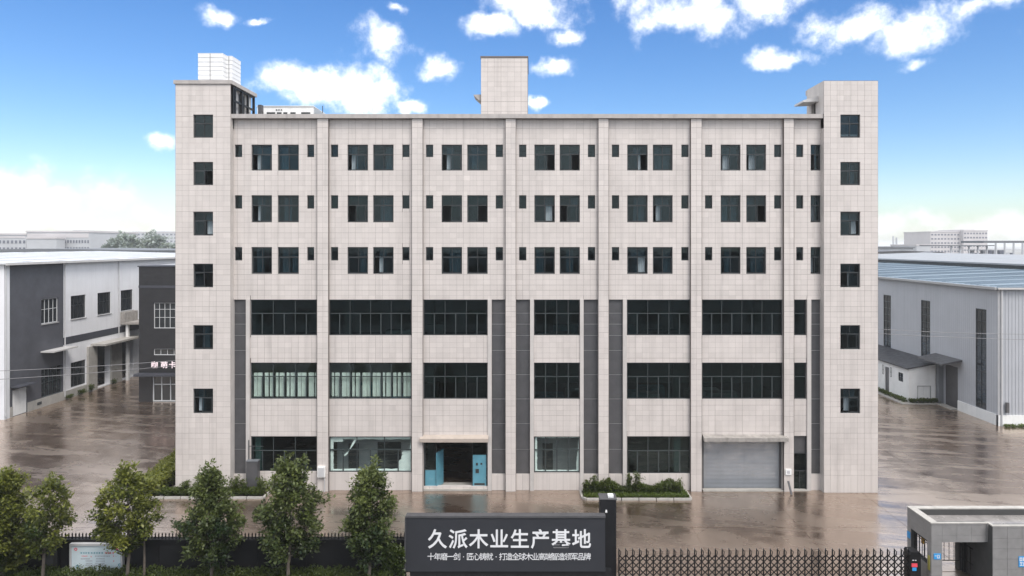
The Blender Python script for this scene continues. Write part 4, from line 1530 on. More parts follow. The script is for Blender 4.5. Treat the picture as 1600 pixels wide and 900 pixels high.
MB().box(x0, x1, Yt, Yt + 14, 0, pz(399, Yt)).build('wall', M['farwall'], o)
MB().box(x0 - .6, px(1552, Yt), Yt - .5, Yt + 14, pz(384.5, Yt), pz(383, Yt)).build('roof', M['fardark'], o)
MB().box(px(1552, Yt), x1, Yt + 4, Yt + 14, pz(379.5, Yt), pz(376, Yt)).build('roof', M['fardark'], o)
for k in range(12):
    x = x0 + (x1 - x0) * k / 11
    MB().box(x, x + .35, Yt + .1, Yt + .45, pz(399, Yt) + .01, pz(384.6, Yt) if x < px(1550, Yt) else pz(379.6, Yt)).build('post', M['farwall'], o)
MB().box(x0, x1, Yt + .15, Yt + .3, pz(391, Yt), pz(390, Yt)).build('rail', M['farwall'], o)
for k in range(8):
    x = px(1525 + k * 9, Yt)
    MB().box(x, x + rg.uniform(.4, 1.2), Yt + 2, Yt + 3, pz(399, Yt) + .01, pz(399, Yt) + rg.uniform(.6, 1.6)).build('clutter', M['farwin'] if k % 2 else M['farwall'], o)
for p, q in ((1396.5, 369), (1401.5, 371), (1434, 377)):
    tag(MB().box(px(p - .8, 800), px(p + .8, 800), 800, 802, 0, pz(q, 800)).build('chimney', M['farwall']),
        {1396.5: 'tallest hazy thin mast between the right tower and the office block', 1401.5: 'hazy thin mast just right of the tallest one', 1434: 'short hazy mast near the office block'}[p], 'mast')

# the factory across the road: out of the frame, mirrored in the wide windows
opp = thing('facing_factory', 'pale factory across the road, seen only as a reflection in the wide windows', 'building', (0, -32, 0))
wins = [(-60 + k * 6.2, -60 + k * 6.2 + 3.4, a, b) for k in range(20) for a, b in ((2.0, 4.2), (6.2, 8.6), (10.4, 12.4))]
t = MB()
tt = MB()
wall_front(tt, 0, .25, -66, 66, 0, 14.0, wins)
tt.v = [(-a, -32 - b, z) for a, b, z in tt.v]
tt.build('wall', M['farwall'], opp)
MB().box(-66, 66, -46, -33, 0, 13.9).build('inner_wall', M['bdark'], opp)
MB().box(-66.3, 66.3, -46, -31.7, 14.01, 14.5).build('roof', M['fardark'], opp)
# ------------------------------------------------------------------ overhead cables
def cable(label, a, b, sag, r=.025):
    n = 24
    pts = []
    for k in range(n + 1):
        u = k / n
        pts.append((a[0] + (b[0] - a[0]) * u, a[1] + (b[1] - a[1]) * u, a[2] + (b[2] - a[2]) * u - sag * 4 * u * (1 - u)))
    return tag(MB().tube(pts, r, 4).build('overhead_cable', M['cable']), label, 'cable', 'overhead cables')


Yc = 60.5
cable('upper thin cable crossing in front of the left warehouse', (px(-120, Yc), Yc, pz(583, Yc)), (px(400, Yc), Yc + 4, pz(560, Yc)), .35)
cable('lower thin cable crossing in front of the left warehouse', (px(-120, Yc), Yc + .4, pz(600, Yc)), (px(400, Yc), Yc + 4, pz(566, Yc)), .3)
Yc = 58.5
cable('upper thin cable crossing in front of the right warehouse', (px(1300, Yc), Yc, pz(509, Yc)), (px(1720, Yc), Yc, pz(521, Yc)), .3, .02)
cable('lower thin cable crossing in front of the right warehouse', (px(1300, Yc), Yc + .4, pz(517, Yc)), (px(1720, Yc), Yc + .4, pz(533, Yc)), .2, .02)


# ================================================================== plants
def leaves(name, P, N, size, tint, nl, L, Wd, material, parent=None, seed=0, spread=.9, jitter=.05):
    """clusters of nl folded leaves round each point P; N = outward direction"""
    r = np.random.default_rng(seed)
    P, N, size, tint = map(np.asarray, (P, N, size, tint))
    n = len(P)
    D = N[:, None, :] * .55 + r.normal(0, 1, (n, nl, 3)) * spread * .6
    D /= np.linalg.norm(D, axis=2, keepdims=True) + 1e-9
    base = P[:, None, :] + r.normal(0, jitter, (n, nl, 3))
    ll = L * size[:, None, None] * r.uniform(.65, 1.2, (n, nl, 1))
    up = np.array([0, 0, 1.0]) + r.normal(0, .35, (n, nl, 3))
    S = np.cross(D, up)
    S /= np.linalg.norm(S, axis=2, keepdims=True) + 1e-9
    Nn = np.cross(S, D)
    w_ = ll * (Wd / L)
    mid = base + D * ll * .45 - Nn * w_ * .15
    v = np.stack([base, mid + S * w_ * .5 + Nn * w_ * .12, base + D * ll - Nn * ll * .12, mid - S * w_ * .5 + Nn * w_ * .12], 2).reshape(-1, 3)
    m = n * nl
    f = np.arange(m * 4).reshape(m, 4)
    off = np.array(wloc(parent)) if parent is not None else np.zeros(3)
    v = v - off
    me = bpy.data.meshes.new(name)
    me.vertices.add(m * 4)
    me.vertices.foreach_set('co', v.astype(np.float32).ravel())
    tri = np.stack([f[:, [0, 1, 2]], f[:, [0, 2, 3]]], 1).reshape(-1, 3)
    me.loops.add(tri.size)
    me.loops.foreach_set('vertex_index', tri.ravel().astype(np.int32))
    me.polygons.add(len(tri))
    me.polygons.foreach_set('loop_start', (np.arange(len(tri)) * 3).astype(np.int32))
    me.polygons.foreach_set('loop_total', np.full(len(tri), 3, np.int32))
    me.update(calc_edges=True)
    at = me.attributes.new('tint', 'FLOAT', 'FACE')
    tv = np.clip(tint[:, None] + r.normal(0, .12, (n, nl)), 0, 1).reshape(-1)
    at.data.foreach_set('value', np.repeat(tv, 2).astype(np.float32))
    me.materials.append(material)
    return link(name, me, parent)


def tree(label, x, Y, H, R, zb, seed, material, n_limb=34, lean=(0, 0), leafL=.175, group='trees along the front fence', name='street_tree', dens=1.0, top_bias=.75, far=False):
    r = random.Random(seed)
    o = thing(name, label, 'tree', (x, Y, 0), group)
    t = MB()
    pts, rad = [], []
    for k in range(9):
        u = k / 8
        pts.append((x + lean[0] * u + r.gauss(0, .03), Y + lean[1] * u + r.gauss(0, .03), H * .93 * u))
        rad.append((.085 if not far else .3) * (H / 6) * (1 - .86 * u) + .008)
    t.tube(pts, rad, 7)
    P, N, S, Tn = [], [], [], []

    def trunk_at(z):
        u = min(max(z / (H * .93), 0), 1)
        k = min(int(u * 8), 7)
        a, b = pts[k], pts[k + 1]
        w_ = u * 8 - k
        return tuple(a[i] + (b[i] - a[i]) * w_ for i in range(3))
    ga = 2.399
    a0 = r.uniform(0, 6)
    for i in range(n_limb):
        u = (i + .5) / n_limb
        zt = zb + (H - zb) * u                       # height of the limb's tip
        env = R * (math.sin(math.pi * min(1, (.03 + .97 * u) ** top_bias)) ** .62) * r.choice((.55, .75, .95, 1.05, 1.15))
        env = max(env, .14 * R)
        ang = a0 + i * ga + r.gauss(0, .25)
        base = trunk_at(max(zb * .8, zt - env * r.uniform(.55, .95)))
        c = trunk_at(zt)
        tip = (c[0] + env * math.cos(ang), c[1] + env * math.sin(ang) * .92, zt + r.gauss(0, .08))
        if u > .965:
            tip = (c[0] + r.gauss(0, .08), c[1], H)
        mid = tuple(base[k] * .5 + tip[k] * .5 + (r.gauss(0, .05) if k < 2 else -.06) for k in range(3))
        rb = .028 * (H / 6) * (1.3 - u)
        t.tube([base, mid, tip], [rb, rb * .7, rb * .25], 4, cap=False)
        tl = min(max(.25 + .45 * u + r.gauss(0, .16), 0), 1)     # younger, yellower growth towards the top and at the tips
        ncl = int((9 + 12 * env / R) * dens * (.80 if not far else 1))
        for q in range(ncl):
            s = r.uniform(.25, 1.05) if q % 3 == 0 else r.uniform(.68, 1.08)
            pp = [base[k] + (tip[k] - base[k]) * s + r.gauss(0, .11 + .07 * s) * (R / 1.3) for k in range(3)]
            d_ = Vector((pp[0] - c[0], pp[1] - c[1], .35 + (pp[2] - zt) * .4)).normalized()
            P.append(pp); N.append(tuple(d_)); S.append(r.uniform(.75, 1.2)); Tn.append(min(1, max(0, tl * (.55 + .45 * s) + r.gauss(0, .08))))  # inner leaves get the darker tint: crown shade put into the colour
            if s > .5 and not far:
                t.tube([tuple(base[k] + (tip[k] - base[k]) * (s - .2) for k in range(3)), tuple(pp)], [rb * .35, rb * .15], 3, cap=False)
    t.build('trunk', M['bark'], o)
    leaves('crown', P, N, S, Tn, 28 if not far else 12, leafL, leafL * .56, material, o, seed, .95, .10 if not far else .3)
    return o


YTr = 31.0
X_ = lambda p: px(p, YTr)
Z_ = lambda p: pz(p, YTr)
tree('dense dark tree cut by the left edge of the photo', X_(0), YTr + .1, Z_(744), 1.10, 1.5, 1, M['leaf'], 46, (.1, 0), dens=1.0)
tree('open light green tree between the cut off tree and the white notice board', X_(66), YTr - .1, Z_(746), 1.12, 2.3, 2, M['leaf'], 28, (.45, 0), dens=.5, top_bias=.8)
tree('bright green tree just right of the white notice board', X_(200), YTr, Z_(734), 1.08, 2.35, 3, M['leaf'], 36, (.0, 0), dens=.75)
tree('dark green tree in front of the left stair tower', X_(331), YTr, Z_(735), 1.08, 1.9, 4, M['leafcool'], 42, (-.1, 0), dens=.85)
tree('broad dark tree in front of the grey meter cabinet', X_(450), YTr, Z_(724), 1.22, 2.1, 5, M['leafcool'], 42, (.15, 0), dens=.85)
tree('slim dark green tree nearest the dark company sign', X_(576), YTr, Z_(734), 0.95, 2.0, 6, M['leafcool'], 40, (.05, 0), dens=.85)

# thin bare stem beside the third tree, foliage hidden in the hedge
tag(MB().tube([(X_(219), YTr + .3, 0), (X_(219.5), YTr + .32, 1.6), (X_(219), YTr + .3, 2.6)], [.06, .05, .04], 6).build('tree_stem', M['bark']), 'thin second stem just right of the notice board tree', 'tree')


def hedge(name, label, cat, x0, x1, y0, y1, h0, h1, n, L, seed, material, tint=(.1, .8), hfun=None):
    r = np.random.default_rng(seed)
    P = np.empty((n, 3))
    P[:, 0] = r.uniform(x0, x1, n)
    P[:, 1] = r.uniform(y0, y1, n)
    top = np.array([hfun(a, b) for a, b in P[:, :2]]) if hfun else np.full(n, h1)
    top = top * (1 + .07 * np.sin(P[:, 0] * 5.1) * np.sin(P[:, 1] * 4.3) + r.normal(0, .03, n))
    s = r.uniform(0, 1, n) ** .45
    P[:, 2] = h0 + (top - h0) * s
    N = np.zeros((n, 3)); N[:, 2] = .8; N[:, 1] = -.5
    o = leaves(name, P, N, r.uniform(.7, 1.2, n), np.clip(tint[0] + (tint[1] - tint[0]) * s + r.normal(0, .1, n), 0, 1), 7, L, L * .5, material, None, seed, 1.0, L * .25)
    tag(o, label, cat)
    return o


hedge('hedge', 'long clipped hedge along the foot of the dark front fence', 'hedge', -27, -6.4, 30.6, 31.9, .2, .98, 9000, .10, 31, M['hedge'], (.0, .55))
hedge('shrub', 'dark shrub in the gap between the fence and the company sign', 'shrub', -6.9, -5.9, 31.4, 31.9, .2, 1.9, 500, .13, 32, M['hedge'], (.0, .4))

# ------------------------------------------------------------------ planted beds by the facade
def bed(label, pts, z=.13):
    o = thing('planting_bed', label, 'planting bed', (pts[0][0], pts[0][1], 0))
    n = len(pts)
    t = MB(); t.poly([(a, b, z - .03) for a, b in pts]); t.build('soil', M['soil'], o)
    for k in range(n - 1):
        t = MB(); a, b = pts[k], pts[k + 1]
        L = math.hypot(b[0] - a[0], b[1] - a[1])
        m_ = max(1, int(L / 1.0))
        for q in range(m_):
            u0, u1 = q / m_ + .004, (q + 1) / m_ - .004
            c = MB(); c.bar((a[0] + (b[0] - a[0]) * u0, a[1] + (b[1] - a[1]) * u0, z / 2 - .01), (a[0] + (b[0] - a[0]) * u1, a[1] + (b[1] - a[1]) * u1, z / 2 - .01), .12, z + .02)
            c.build('kerb_stone', M['kerb'], o)
    return o


yb = 42.72
bx0, bx1 = px(910, 42.8), px(1079.5, 42.8)
bed('kerbed planting bed below the right hand ground floor windows', [(bx1 - .02, 44.1), (bx1, yb), (bx0 + .25, yb), (bx0, yb + .3), (bx0 - .03, 44.1)])
o = hedge('grass', 'short grass filling the kerbed bed', 'grass', bx0 + .12, bx1 - .12, yb + .08, 44.05, .09, .24, 2600, .10, 41, M['grass'])
o['kind'] = 'stuff'
hedge('hedge', 'low ragged hedge row along the back of the right bed', 'hedge', bx0 + .15, bx1 - .5, 43.35, 44.05, .1, .75, 1500, .13, 42, M['hedge'], (.05, .7), lambda a, b: .62 + .25 * math.sin(a * 2.3) * math.sin(a * .9))


def shrub(label, x, Y, H, R, seed, material=None, group='young shrubs in the right bed'):
    r = random.Random(seed)
    o = thing('shrub', label, 'shrub', (x, Y, .1), group)
    t = MB(); P, N, S, Tn = [], [], [], []
    for k in range(7):
        a = r.uniform(0, 6.3)
        hh = H * r.uniform(.6, 1)
        tip = (x + R * .7 * math.cos(a) * r.random(), Y + R * .5 * math.sin(a), .1 + hh)
        t.tube([(x, Y, .1), (x + (tip[0] - x) * .3, Y, .1 + hh * .5), tip], [.02, .015, .006], 4)
        for q in range(9):
            s = r.uniform(.35, 1.05)
            P.append((x + (tip[0] - x) * s + r.gauss(0, R * .22), Y + (tip[1] - Y) * s + r.gauss(0, R * .22), .1 + hh * s + r.gauss(0, .04)))
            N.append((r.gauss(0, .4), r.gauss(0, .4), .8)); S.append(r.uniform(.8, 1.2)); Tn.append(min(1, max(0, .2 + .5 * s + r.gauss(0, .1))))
    t.build('stem', M['bark'], o)
    leaves('foliage', P, N, S, Tn, 8, .15, .065, material or M['hedge'], o, seed)
    return o


for lab, p, H, R, sd in (('narrow upright shrub at the left end of the right bed', 917, .95, .14, 1), ('round young shrub second from the left end of the right bed', 929, 1.15, .35, 2),
                         ('thin upright shrub left of the gate pillar top', 951, 1.1, .22, 3), ('narrow twin of the largest shrub, on its left', 983, 1.30, .2, 4),
                         ('largest round topped shrub in the right bed', 997, 1.45, .42, 5), ('low spreading shrub near the right end of the bed', 1061, .85, .40, 6), ('small shrub between the largest and the right end', 1030, .7, .25, 7)):
    shrub(lab, px(p, 43.4), 43.4, H, R, sd)

lx0, lx1 = px(246, 43.0), px(412, 43.0)
bed('kerbed planting bed round the foot of the left stair tower', [(lx1, 44.0), (lx1, 42.95), (lx0 - .6, 42.95), (lx0 - .9, 43.2), (lx0 - 1.0, 52.0)])
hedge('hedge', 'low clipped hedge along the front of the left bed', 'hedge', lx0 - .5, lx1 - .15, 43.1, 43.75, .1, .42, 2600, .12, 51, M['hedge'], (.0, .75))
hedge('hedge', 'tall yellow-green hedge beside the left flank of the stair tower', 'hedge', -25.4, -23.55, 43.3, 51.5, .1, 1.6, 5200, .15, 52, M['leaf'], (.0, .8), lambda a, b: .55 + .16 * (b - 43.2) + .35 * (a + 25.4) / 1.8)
MB_ = MB(); MB_.box(-23.5, BX0 - .02, 43.2, 50, -.01, .13)
structure(MB_.build('path', M['concrete']))
for lab, p, H, R, sd in (('rounded shrub in the left bed near the tower corner', 368, 1.0, .45, 11), ('dark shrub in the left bed beside the grey cabinet', 380, .8, .4, 12), ('shrub in the left bed just right of the grey cabinet', 408, .95, .4, 13), ('small shrub in the left bed in front of the tower', 290, .8, .35, 14)):
    shrub(lab, px(p, 43.6), 43.55, H, R, sd, group='shrubs in the left bed')
for k, (y, s_) in enumerate(((72.5, .45), (74.0, .7), (77.9, .5), (70.6, .35))):
    shrub(['small weed tuft at the foot of the white warehouse wall', 'largest weed clump at the foot of the white warehouse wall', 'weed clump beside the warehouse pier', 'weed tuft by the dark end bay of the warehouse'][k], XL + .5, y, s_, .45, 60 + k, M['hedge'], 'weeds along the warehouse wall')
hedge('weeds', 'strip of weeds along the kerb of the white outbuilding', 'weeds', 37.35, 37.9, 68.6, 82, .1, .42, 900, .14, 71, M['hedge'])['kind'] = 'stuff'
hedge('weeds', 'strip of weeds below the hatch of the white outbuilding', 'weeds', 38.0, 41.0, 68.3, 68.75, .1, .45, 500, .14, 72, M['hedge'])['kind'] = 'stuff'
hedge('grass', 'grass strip along the foot of the blue-grey warehouse end', 'grass', 41.5, 60, 59.6, 60.05, -.02, .14, 900, .14, 73, M['grass'])['kind'] = 'stuff'

# far trees on the skyline
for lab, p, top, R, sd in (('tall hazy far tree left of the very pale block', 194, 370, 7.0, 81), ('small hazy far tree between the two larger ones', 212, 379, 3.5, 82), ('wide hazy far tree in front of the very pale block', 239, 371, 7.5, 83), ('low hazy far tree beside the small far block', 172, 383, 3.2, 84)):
    tree(lab, px(p, 300), 300, pz(top, 300), R, 9.0, sd, M['hazeleaf'], 26, leafL=1.5, group='far trees on the left skyline', name='far_tree', far=True)

# ================================================================== front fence, sign, gate
YF = 32.3
fence = thing('front_fence', 'dark solid front fence with short black spikes along its top', 'fence', (-12, YF, 0))
fx0, fx1, fz = px(-60, YF), px(634, YF), pz(843, YF)
np_ = 9
for k in range(np_):
    a, b = fx0 + (fx1 - fx0) * k / np_, fx0 + (fx1 - fx0) * (k + 1) / np_
    MB().box(a + .012, b - .012, YF, YF + .2, 0, fz - .16).build('panel', M['charcoal'], fence)
MB().box(fx0, fx1, YF + .03, YF + .17, 0, fz - .18).build('panel_backing', M['black'], fence)
MB().box(fx0, fx1, YF - .04, YF + .24, fz - .158, fz).build('coping', M['charcoal'], fence)
pm = MB()
pm.box(-.022, .022, -.022, .022, 0, .20)
pm.prism([(-.03, -.03), (.03, -.03), (.03, .03), (-.03, .03)], .20, .201, 'z')
i = len(pm.v)
pm.v += [(-.03, -.03, .201), (.03, -.03, .201), (.03, .03, .201), (-.03, .03, .201), (0, 0, .30)]
for a, b in ((0, 1), (1, 2), (2, 3), (3, 0)):
    pm.f.append((i + a, i + b, i + 4)); pm.m.append(0)
spike = pm.mesh('spike', M['black'])
n = 128
for k in range(n):
    link('spike', spike, fence, (fx0 + (fx1 - fx0) * (k + .5) / n, YF + .1, fz))
MB().box(fx0, fx1, YF + .09, YF + .11, fz + .06, fz + .09).build('spike_rail', M['black'], fence)
o = thing('fence_pillar', 'lighter grey fence pillar half hidden behind the open light green tree', 'pillar', (px(76, 32), 32.1, 0))
MB().box(px(69, 32), px(83, 32), 31.95, 32.29, 0, pz(851, 32)).build('shaft', M['stonegap'], o)
MB().box(px(68, 32), px(84, 32), 31.92, 32.295, pz(851, 32) + .002, pz(849, 32)).build('cap', M['charcoal'], o)

# notice board
o = thing('notice_board', 'white notice board with coloured print on the dark fence', 'notice board', (px(150, 32.1), 32.2, pz(889, 32.1)))
nx0, nx1, nz0, nz1 = px(109, 32.1), px(191.5, 32.1), pz(893, 32.1), pz(849.5, 32.1)
YN = 32.14
MB().box(nx0 + .08, nx1 - .08, YN - .02, YN, nz0 + .06, nz1 - .10).build('panel', M['board'], o)
t = MB(); t.box(nx0, nx0 + .079, YN - .07, YN + .12, nz0, nz1); t.box(nx1 - .079, nx1, YN - .07, YN + .12, nz0, nz1); t.box(nx0 + .08, nx1 - .08, YN - .07, YN + .12, nz1 - .099, nz1); t.box(nx0 + .08, nx1 - .08, YN - .07, YN + .12, nz0, nz0 + .059)
t.build('frame', M['clad'], o)
nu = lambda p: px(95 + p / 12, 32.1)          # photo zoom column -> X
nv = lambda q: pz(825 + q / 12, 32.1)
rp = random.Random(2)


def dashes(name, u0, u1, v0, v1, n, m, fill=.75):
    t = MB()
    for k in range(n):
        a = u0 + (u1 - u0) * k / n
        b = a + (u1 - u0) / n * fill
        # each illegible glyph: a few tiny strokes
        A, B, Zt, Zb = nu(a), nu(b), nv(v0), nv(v1)
        h = Zt - Zb
        t.box(A, B, YN - .024, YN - .0205, Zt - h * .22, Zt)
        t.box(A, B, YN - .024, YN - .0205, Zb, Zb + h * .2)
        xm = A + (B - A) * rp.uniform(.2, .6)
        t.box(xm, xm + (B - A) * .3, YN - .024, YN - .0205, Zb + h * .2, Zt - h * .22)
    t.build(name, m, o)


dashes('heading', 355, 800, 455, 488, 9, M['teal'])
dashes('heading', 820, 1005, 455, 488, 4, M['red'])
dashes('red_print', 385, 500, 522, 542, 5, M['red']); dashes('red_print', 552, 582, 530, 548, 1, M['red']); dashes('red_print', 975, 1003, 520, 542, 1, M['red']); dashes('red_print', 978, 1006, 612, 636, 1, M['red'])
for (a, b, v, n) in ((635, 920, 522, 10), (660, 820, 570, 7), (460, 590, 612, 6), (650, 825, 616, 8), (465, 590, 658, 6), (640, 820, 658, 8), (455, 870, 692, 18), (370, 540, 572, 8)):
    dashes('print', a, b, v, v + 20, n, M['greyprint'])
for u, v, mk in ((276, 402, 'red'), (1062, 385, 'red'), (302, 722, 'teal'), (1100, 698, 'teal')):
    t = MB()
    cx, cz = nu(u), nv(v)
    ring = []
    for k in range(14):
        a0, a1 = 2 * math.pi * k / 14, 2 * math.pi * (k + 1) / 14
        t.quad((cx + .075 * math.cos(a0), YN - .022, cz + .075 * math.sin(a0)), (cx + .075 * math.cos(a1), YN - .022, cz + .075 * math.sin(a1)), (cx + .035 * math.cos(a1), YN - .022, cz + .035 * math.sin(a1)), (cx + .035 * math.cos(a0), YN - .022, cz + .035 * math.sin(a0)))
    t.build('emblem', M[mk], o)

# company sign
YG = 31.75
sign = thing('company_sign', 'large slate company sign with silver Chinese characters beside the gate', 'sign', (px(789, YG), YG, 0))
sx0, sx1, sz0, sz1 = px(633.5, YG), px(946, YG), pz(893, YG), pz(811, YG)
tilt = .16
t = MB()
t.prism([(YG, sz0), (YG + .30, sz0), (YG + .30 + tilt, sz1), (YG + tilt, sz1)], sx0, sx1, 'x')
board = t.build('board', M['signboard'], sign)
t = MB()
t.prism([(YG + tilt - .05, sz1 + .003), (YG + tilt - .05, sz1 + .09), (YG + tilt + .36, sz1 + .09), (YG + tilt + .36, sz1 + .003)], sx0 - .02, sx1 + .02, 'x')
t.build('top_rail', M['strip'], sign)
t = MB(); t.prism([(YG - .02, sz0), (YG + .32, sz0), (YG + .32 + tilt, sz1), (YG - .02 + tilt, sz1)], sx0 - .06, sx0 - .003, 'x'); t.build('side_rail', M['strip'], sign)
MB().box(sx0 + .2, sx1 + .3, YG + .06, YG + .4, 0, sz0 - .004).build('base', M['charcoal'], sign)
slope = math.atan2(tilt, sz1 - sz0)


def sign_text(s, p0, p1, q0, q1, off, nm):
    """one raised letter object per character, spread evenly from p0 to p1 (photo columns), rows q0..q1"""
    n = len(s)
    h = pz(q0, YG) - pz(q1, YG)
    size = h / .93
    pitch = (p1 - p0) / n
    for k, ch in enumerate(s):
        z = pz(q1, YG) + .08 * h
        y = YG + tilt * (z - sz0) / (sz1 - sz0) - .012
        x = px(p0 + pitch * (k + .5), YG)
        ob = link(nm, text_mesh(ch, size, .012, off * size, M['letter']), sign, (x, y, z))
        ob.rotation_euler[0] = -slope


sign_text('久派木业生产基地', 667, 925, 828.5, 857, .014, 'letter')
sign_text('十年磨一剑·匠心铸就·打造全球木业高端智造领军品牌', 668, 923, 864.5, 875.5, .0, 'small_letter')

# gate pillar
o = thing('gate_pillar', 'tall black gate pillar behind the right end of the company sign', 'pillar', (px(951, 32.3), 32.3, 0))
MB().box(px(938, 32.3), px(963, 32.3), 32.3, 33.0, 0, pz(781, 32.3)).build('shaft', M['charcoal'], o)
MB().box(px(937, 32.3), px(964, 32.3), 32.27, 33.04, pz(781, 32.3) + .002, pz(779.5, 32.3)).build('cap', M['strip'], o)
t = MB()
a, z = px(947.2, 32.3), pz(798.5, 32.3)
t.prism([(a - .05, z - .06), (a + .05, z - .06), (a + .03, z + .06), (a - .03, z + .06)], 32.26, 32.298, 'y'); t.build('camera_mount', M['white'], o)
zc = pz(779.5, 32.3)
tag(MB().box(px(950, 32.5), px(958.5, 32.5), 32.45, 32.75, zc + .003, zc + .10).build('pillar_lamp', M['tankwhite']), 'small white lamp box on top of the black gate pillar', 'lamp')

# retractable gate
YR = 31.95
gate = thing('retractable_gate', 'black folding lattice gate with curved post tips across the entrance', 'gate', (px(1190, YR), YR, 0))
gx0, gx1 = px(967, YR), px(1419, YR)
NP = 43
sp_ = (gx1 - gx0) / (NP - 1)
ztip, zlat = pz(856.5, YR), pz(866.5, YR)
t = MB()
t.tube([(0, 0, .08), (0, 0, zlat + .05), (.004, 0, zlat + .22), (-.02, 0, ztip - .02), (-.035, 0, ztip)], [.032, .034, .032, .024, .008], 6)
t.tube([(sp_ * .02, -.02, zlat - .12), (sp_ * .22, -.03, zlat), (sp_ * .28, -.03, zlat + .15), (sp_ * .10, -.015, ztip - .10), (-.01, 0, ztip - .04)], [.018, .022, .022, .018, .012], 5)
post = t.mesh('post', M['black'], smooth=True)
t = MB(); t.tube([(-.033, -.004, ztip - .05), (-.04, 0, ztip + .01)], [.012, .008], 5); tipm = t.mesh('tip_glint', M['ledge'])  # pale colour stands for the highlight on each post end
t = MB()
per = sp_
nz = 4
zs0 = zlat - nz * per * 1.0
for k in range(nz):
    z = zs0 + k * per
    t.bar((0, -.04, z), (sp_, -.04, z + per), .016, .05)
    t.bar((0, -.06, z + per), (sp_, -.06, z), .016, .05)
lat = t.mesh('lattice', M['black'])
for k in range(NP):
    p = link('post', post, gate, (gx0 + k * sp_, YR, 0))
    link('tip_glint', tipm, p, (gx0 + k * sp_, YR, 0))
    if k < NP - 1:
        link('lattice', lat, gate, (gx0 + k * sp_, YR, 0))
MB().box(gx0, gx1, YR - .02, YR + .10, .10, .16).build('bottom_rail', M['black'], gate)
o = thing('gate_motor', 'black gate motor box with red and blue stickers at the end of the folding gate', 'gate motor', (px(1430, 31.85), 31.9, 0))
a, b, z = px(1421.5, 31.8), px(1438, 31.8), pz(866, 31.8)
MB().box(a, b, 31.75, 32.3, .06, z).build('body', M['black'], o)
MB().prism([(a - .02, z + .002), (b + .02, z + .002), (b - .06, z + .12), (a + .06, z + .12)], 31.73, 32.32, 'y').build('top', M['black'], o)
for (p0, p1, q0, q1, mk) in ((1424.4, 1433.4, 880.5, 886, 'red'), (1425.5, 1432, 887, 892, 'plateblue'), (1425.5, 1428.2, 875, 876.2, 'clad'), (1429.5, 1432, 875, 876.2, 'clad')):
    MB().box(px(p0, 31.74), px(p1, 31.74), 31.735, 31.749, pz(q1, 31.74), pz(q0, 31.74)).build('sticker', M[mk], o)
for k in range(2):
    MB().tube([(a + .1 + k * .28, 31.8, .06), (a + .1 + k * .28, 32.25, .06)], .06, 8).build('wheel', M['black'], o)

# ================================================================== guardhouse
YH, YH2 = 31.8, 33.8
hs = thing('guardhouse', 'grey stone clad guardhouse with an open railed corner beside the gate', 'guardhouse', (px(1455, YH), YH, 0))
hx0, hx1 = px(1455, YH), 27.0
xj = px(1543.5, YH)
YHR = 31.48
zt, zl = 3.0, pz(847, YH)
xq = px(1472, YH)
W_ = .30


def stone_face(Y, x0, x1, z0, z1, tw=.68, th=.47):
    for q in tile_cells(x0, x1, z0, z1, [], x0, tw, th, zbase=-9.96 + (z1 % th)):
        link('tile', tiles_mesh('tile', [q], Y, .014, M['stone'], tuple(wloc(hs))), hs)


t = MB()
t.box(hx0, xq, YH, YH + W_, 0, zt - .001)                       # front corner pier
t.box(xq, xj, YH, YH + W_, zl, zt - .001)                         # front lintel
t.box(hx0, hx0 + W_, YH + W_, YH2, 2.08, zt - .001)             # side lintel
t.box(hx0, hx0 + W_, YH2 - .32, YH2, 0, 2.08)                    # back corner pier
t.box(hx0, hx0 + W_, YH + W_, YH2 - .32, 0, .98)                 # side sill wall
xb = px(1498, 33.5)
t.box(xb, hx1, YH2 - .3, YH2, 0, zt - .001); t.box(hx0 + W_, xb, YH2 - .3, YH2, 2.12, zt - .001)
t.box(xj, hx1, YHR, YHR + W_, 0, zt - .001)
t.box(xj, xj + W_, YHR + W_, YH2 - .3, 0, zt - .46)
wl_ = t.build('wall', M['stonegap'], hs)
t = MB(); t.box(hx0 + W_, hx1, YH + W_, YH2 - .3, zt - .45, zt - .28); t.box(xj + W_, hx1, YHR + W_, YH + W_, zt - .45, zt - .28); t.build('roof', M['wetroof'], hs)
t = MB()
z0, z1 = zt, zt + .05
t.box(hx0 - .03, hx0 + W_ + .02, YH - .03, YH2 + .03, z0, z1)
t.box(hx0 + W_ + .021, xj - .03, YH - .03, YH + W_ * .3, z0, z1)
t.box(xj - .029, hx1, YHR - .03, YHR + W_ * .35, z0, z1); t.box(xj - .029, xj + .1, YHR + W_ * .35 + .001, YH + W_ * .3, z0, z1)
t.box(hx0 + W_ + .021, hx1, YH2 - .28, YH2 + .03, z0, z1)
t.build('parapet_coping', M['kerb'], hs)
stone_face(YH, hx0, xq, 0, zt); stone_face(YH, xq + .002, xj - .002, zl, zt); stone_face(YHR, xj, hx1, 0, zt)
# side cladding (faces the gate)
cells = tile_cells(-YH2, -YH, 2.08, zt, [], -YH2, .68, .47, zbase=-9.96 + (zt % .47)) + tile_cells(-YH2, -YH2 + .32, 0, 2.08, [], -YH2, .68, .47, 0) + tile_cells(-YH - .30, -YH, .0, 2.08, [], -YH2, .68, .47, 0) + tile_cells(-YH2 + .32, -YH - .30, 0, .98, [], -YH2, .68, .47, 0)
for q in cells:
    t = MB(); t.box(hx0 - .014, hx0, -q[1], -q[0], q[2], q[3])
    me = t.mesh('tile', M['stone'], tuple(wloc(hs)))
    at = me.attributes.new('tint', 'FLOAT', 'FACE'); at.data.foreach_set('value', [TRNG.gauss(1, .03)] * 6)
    link('tile', me, hs)


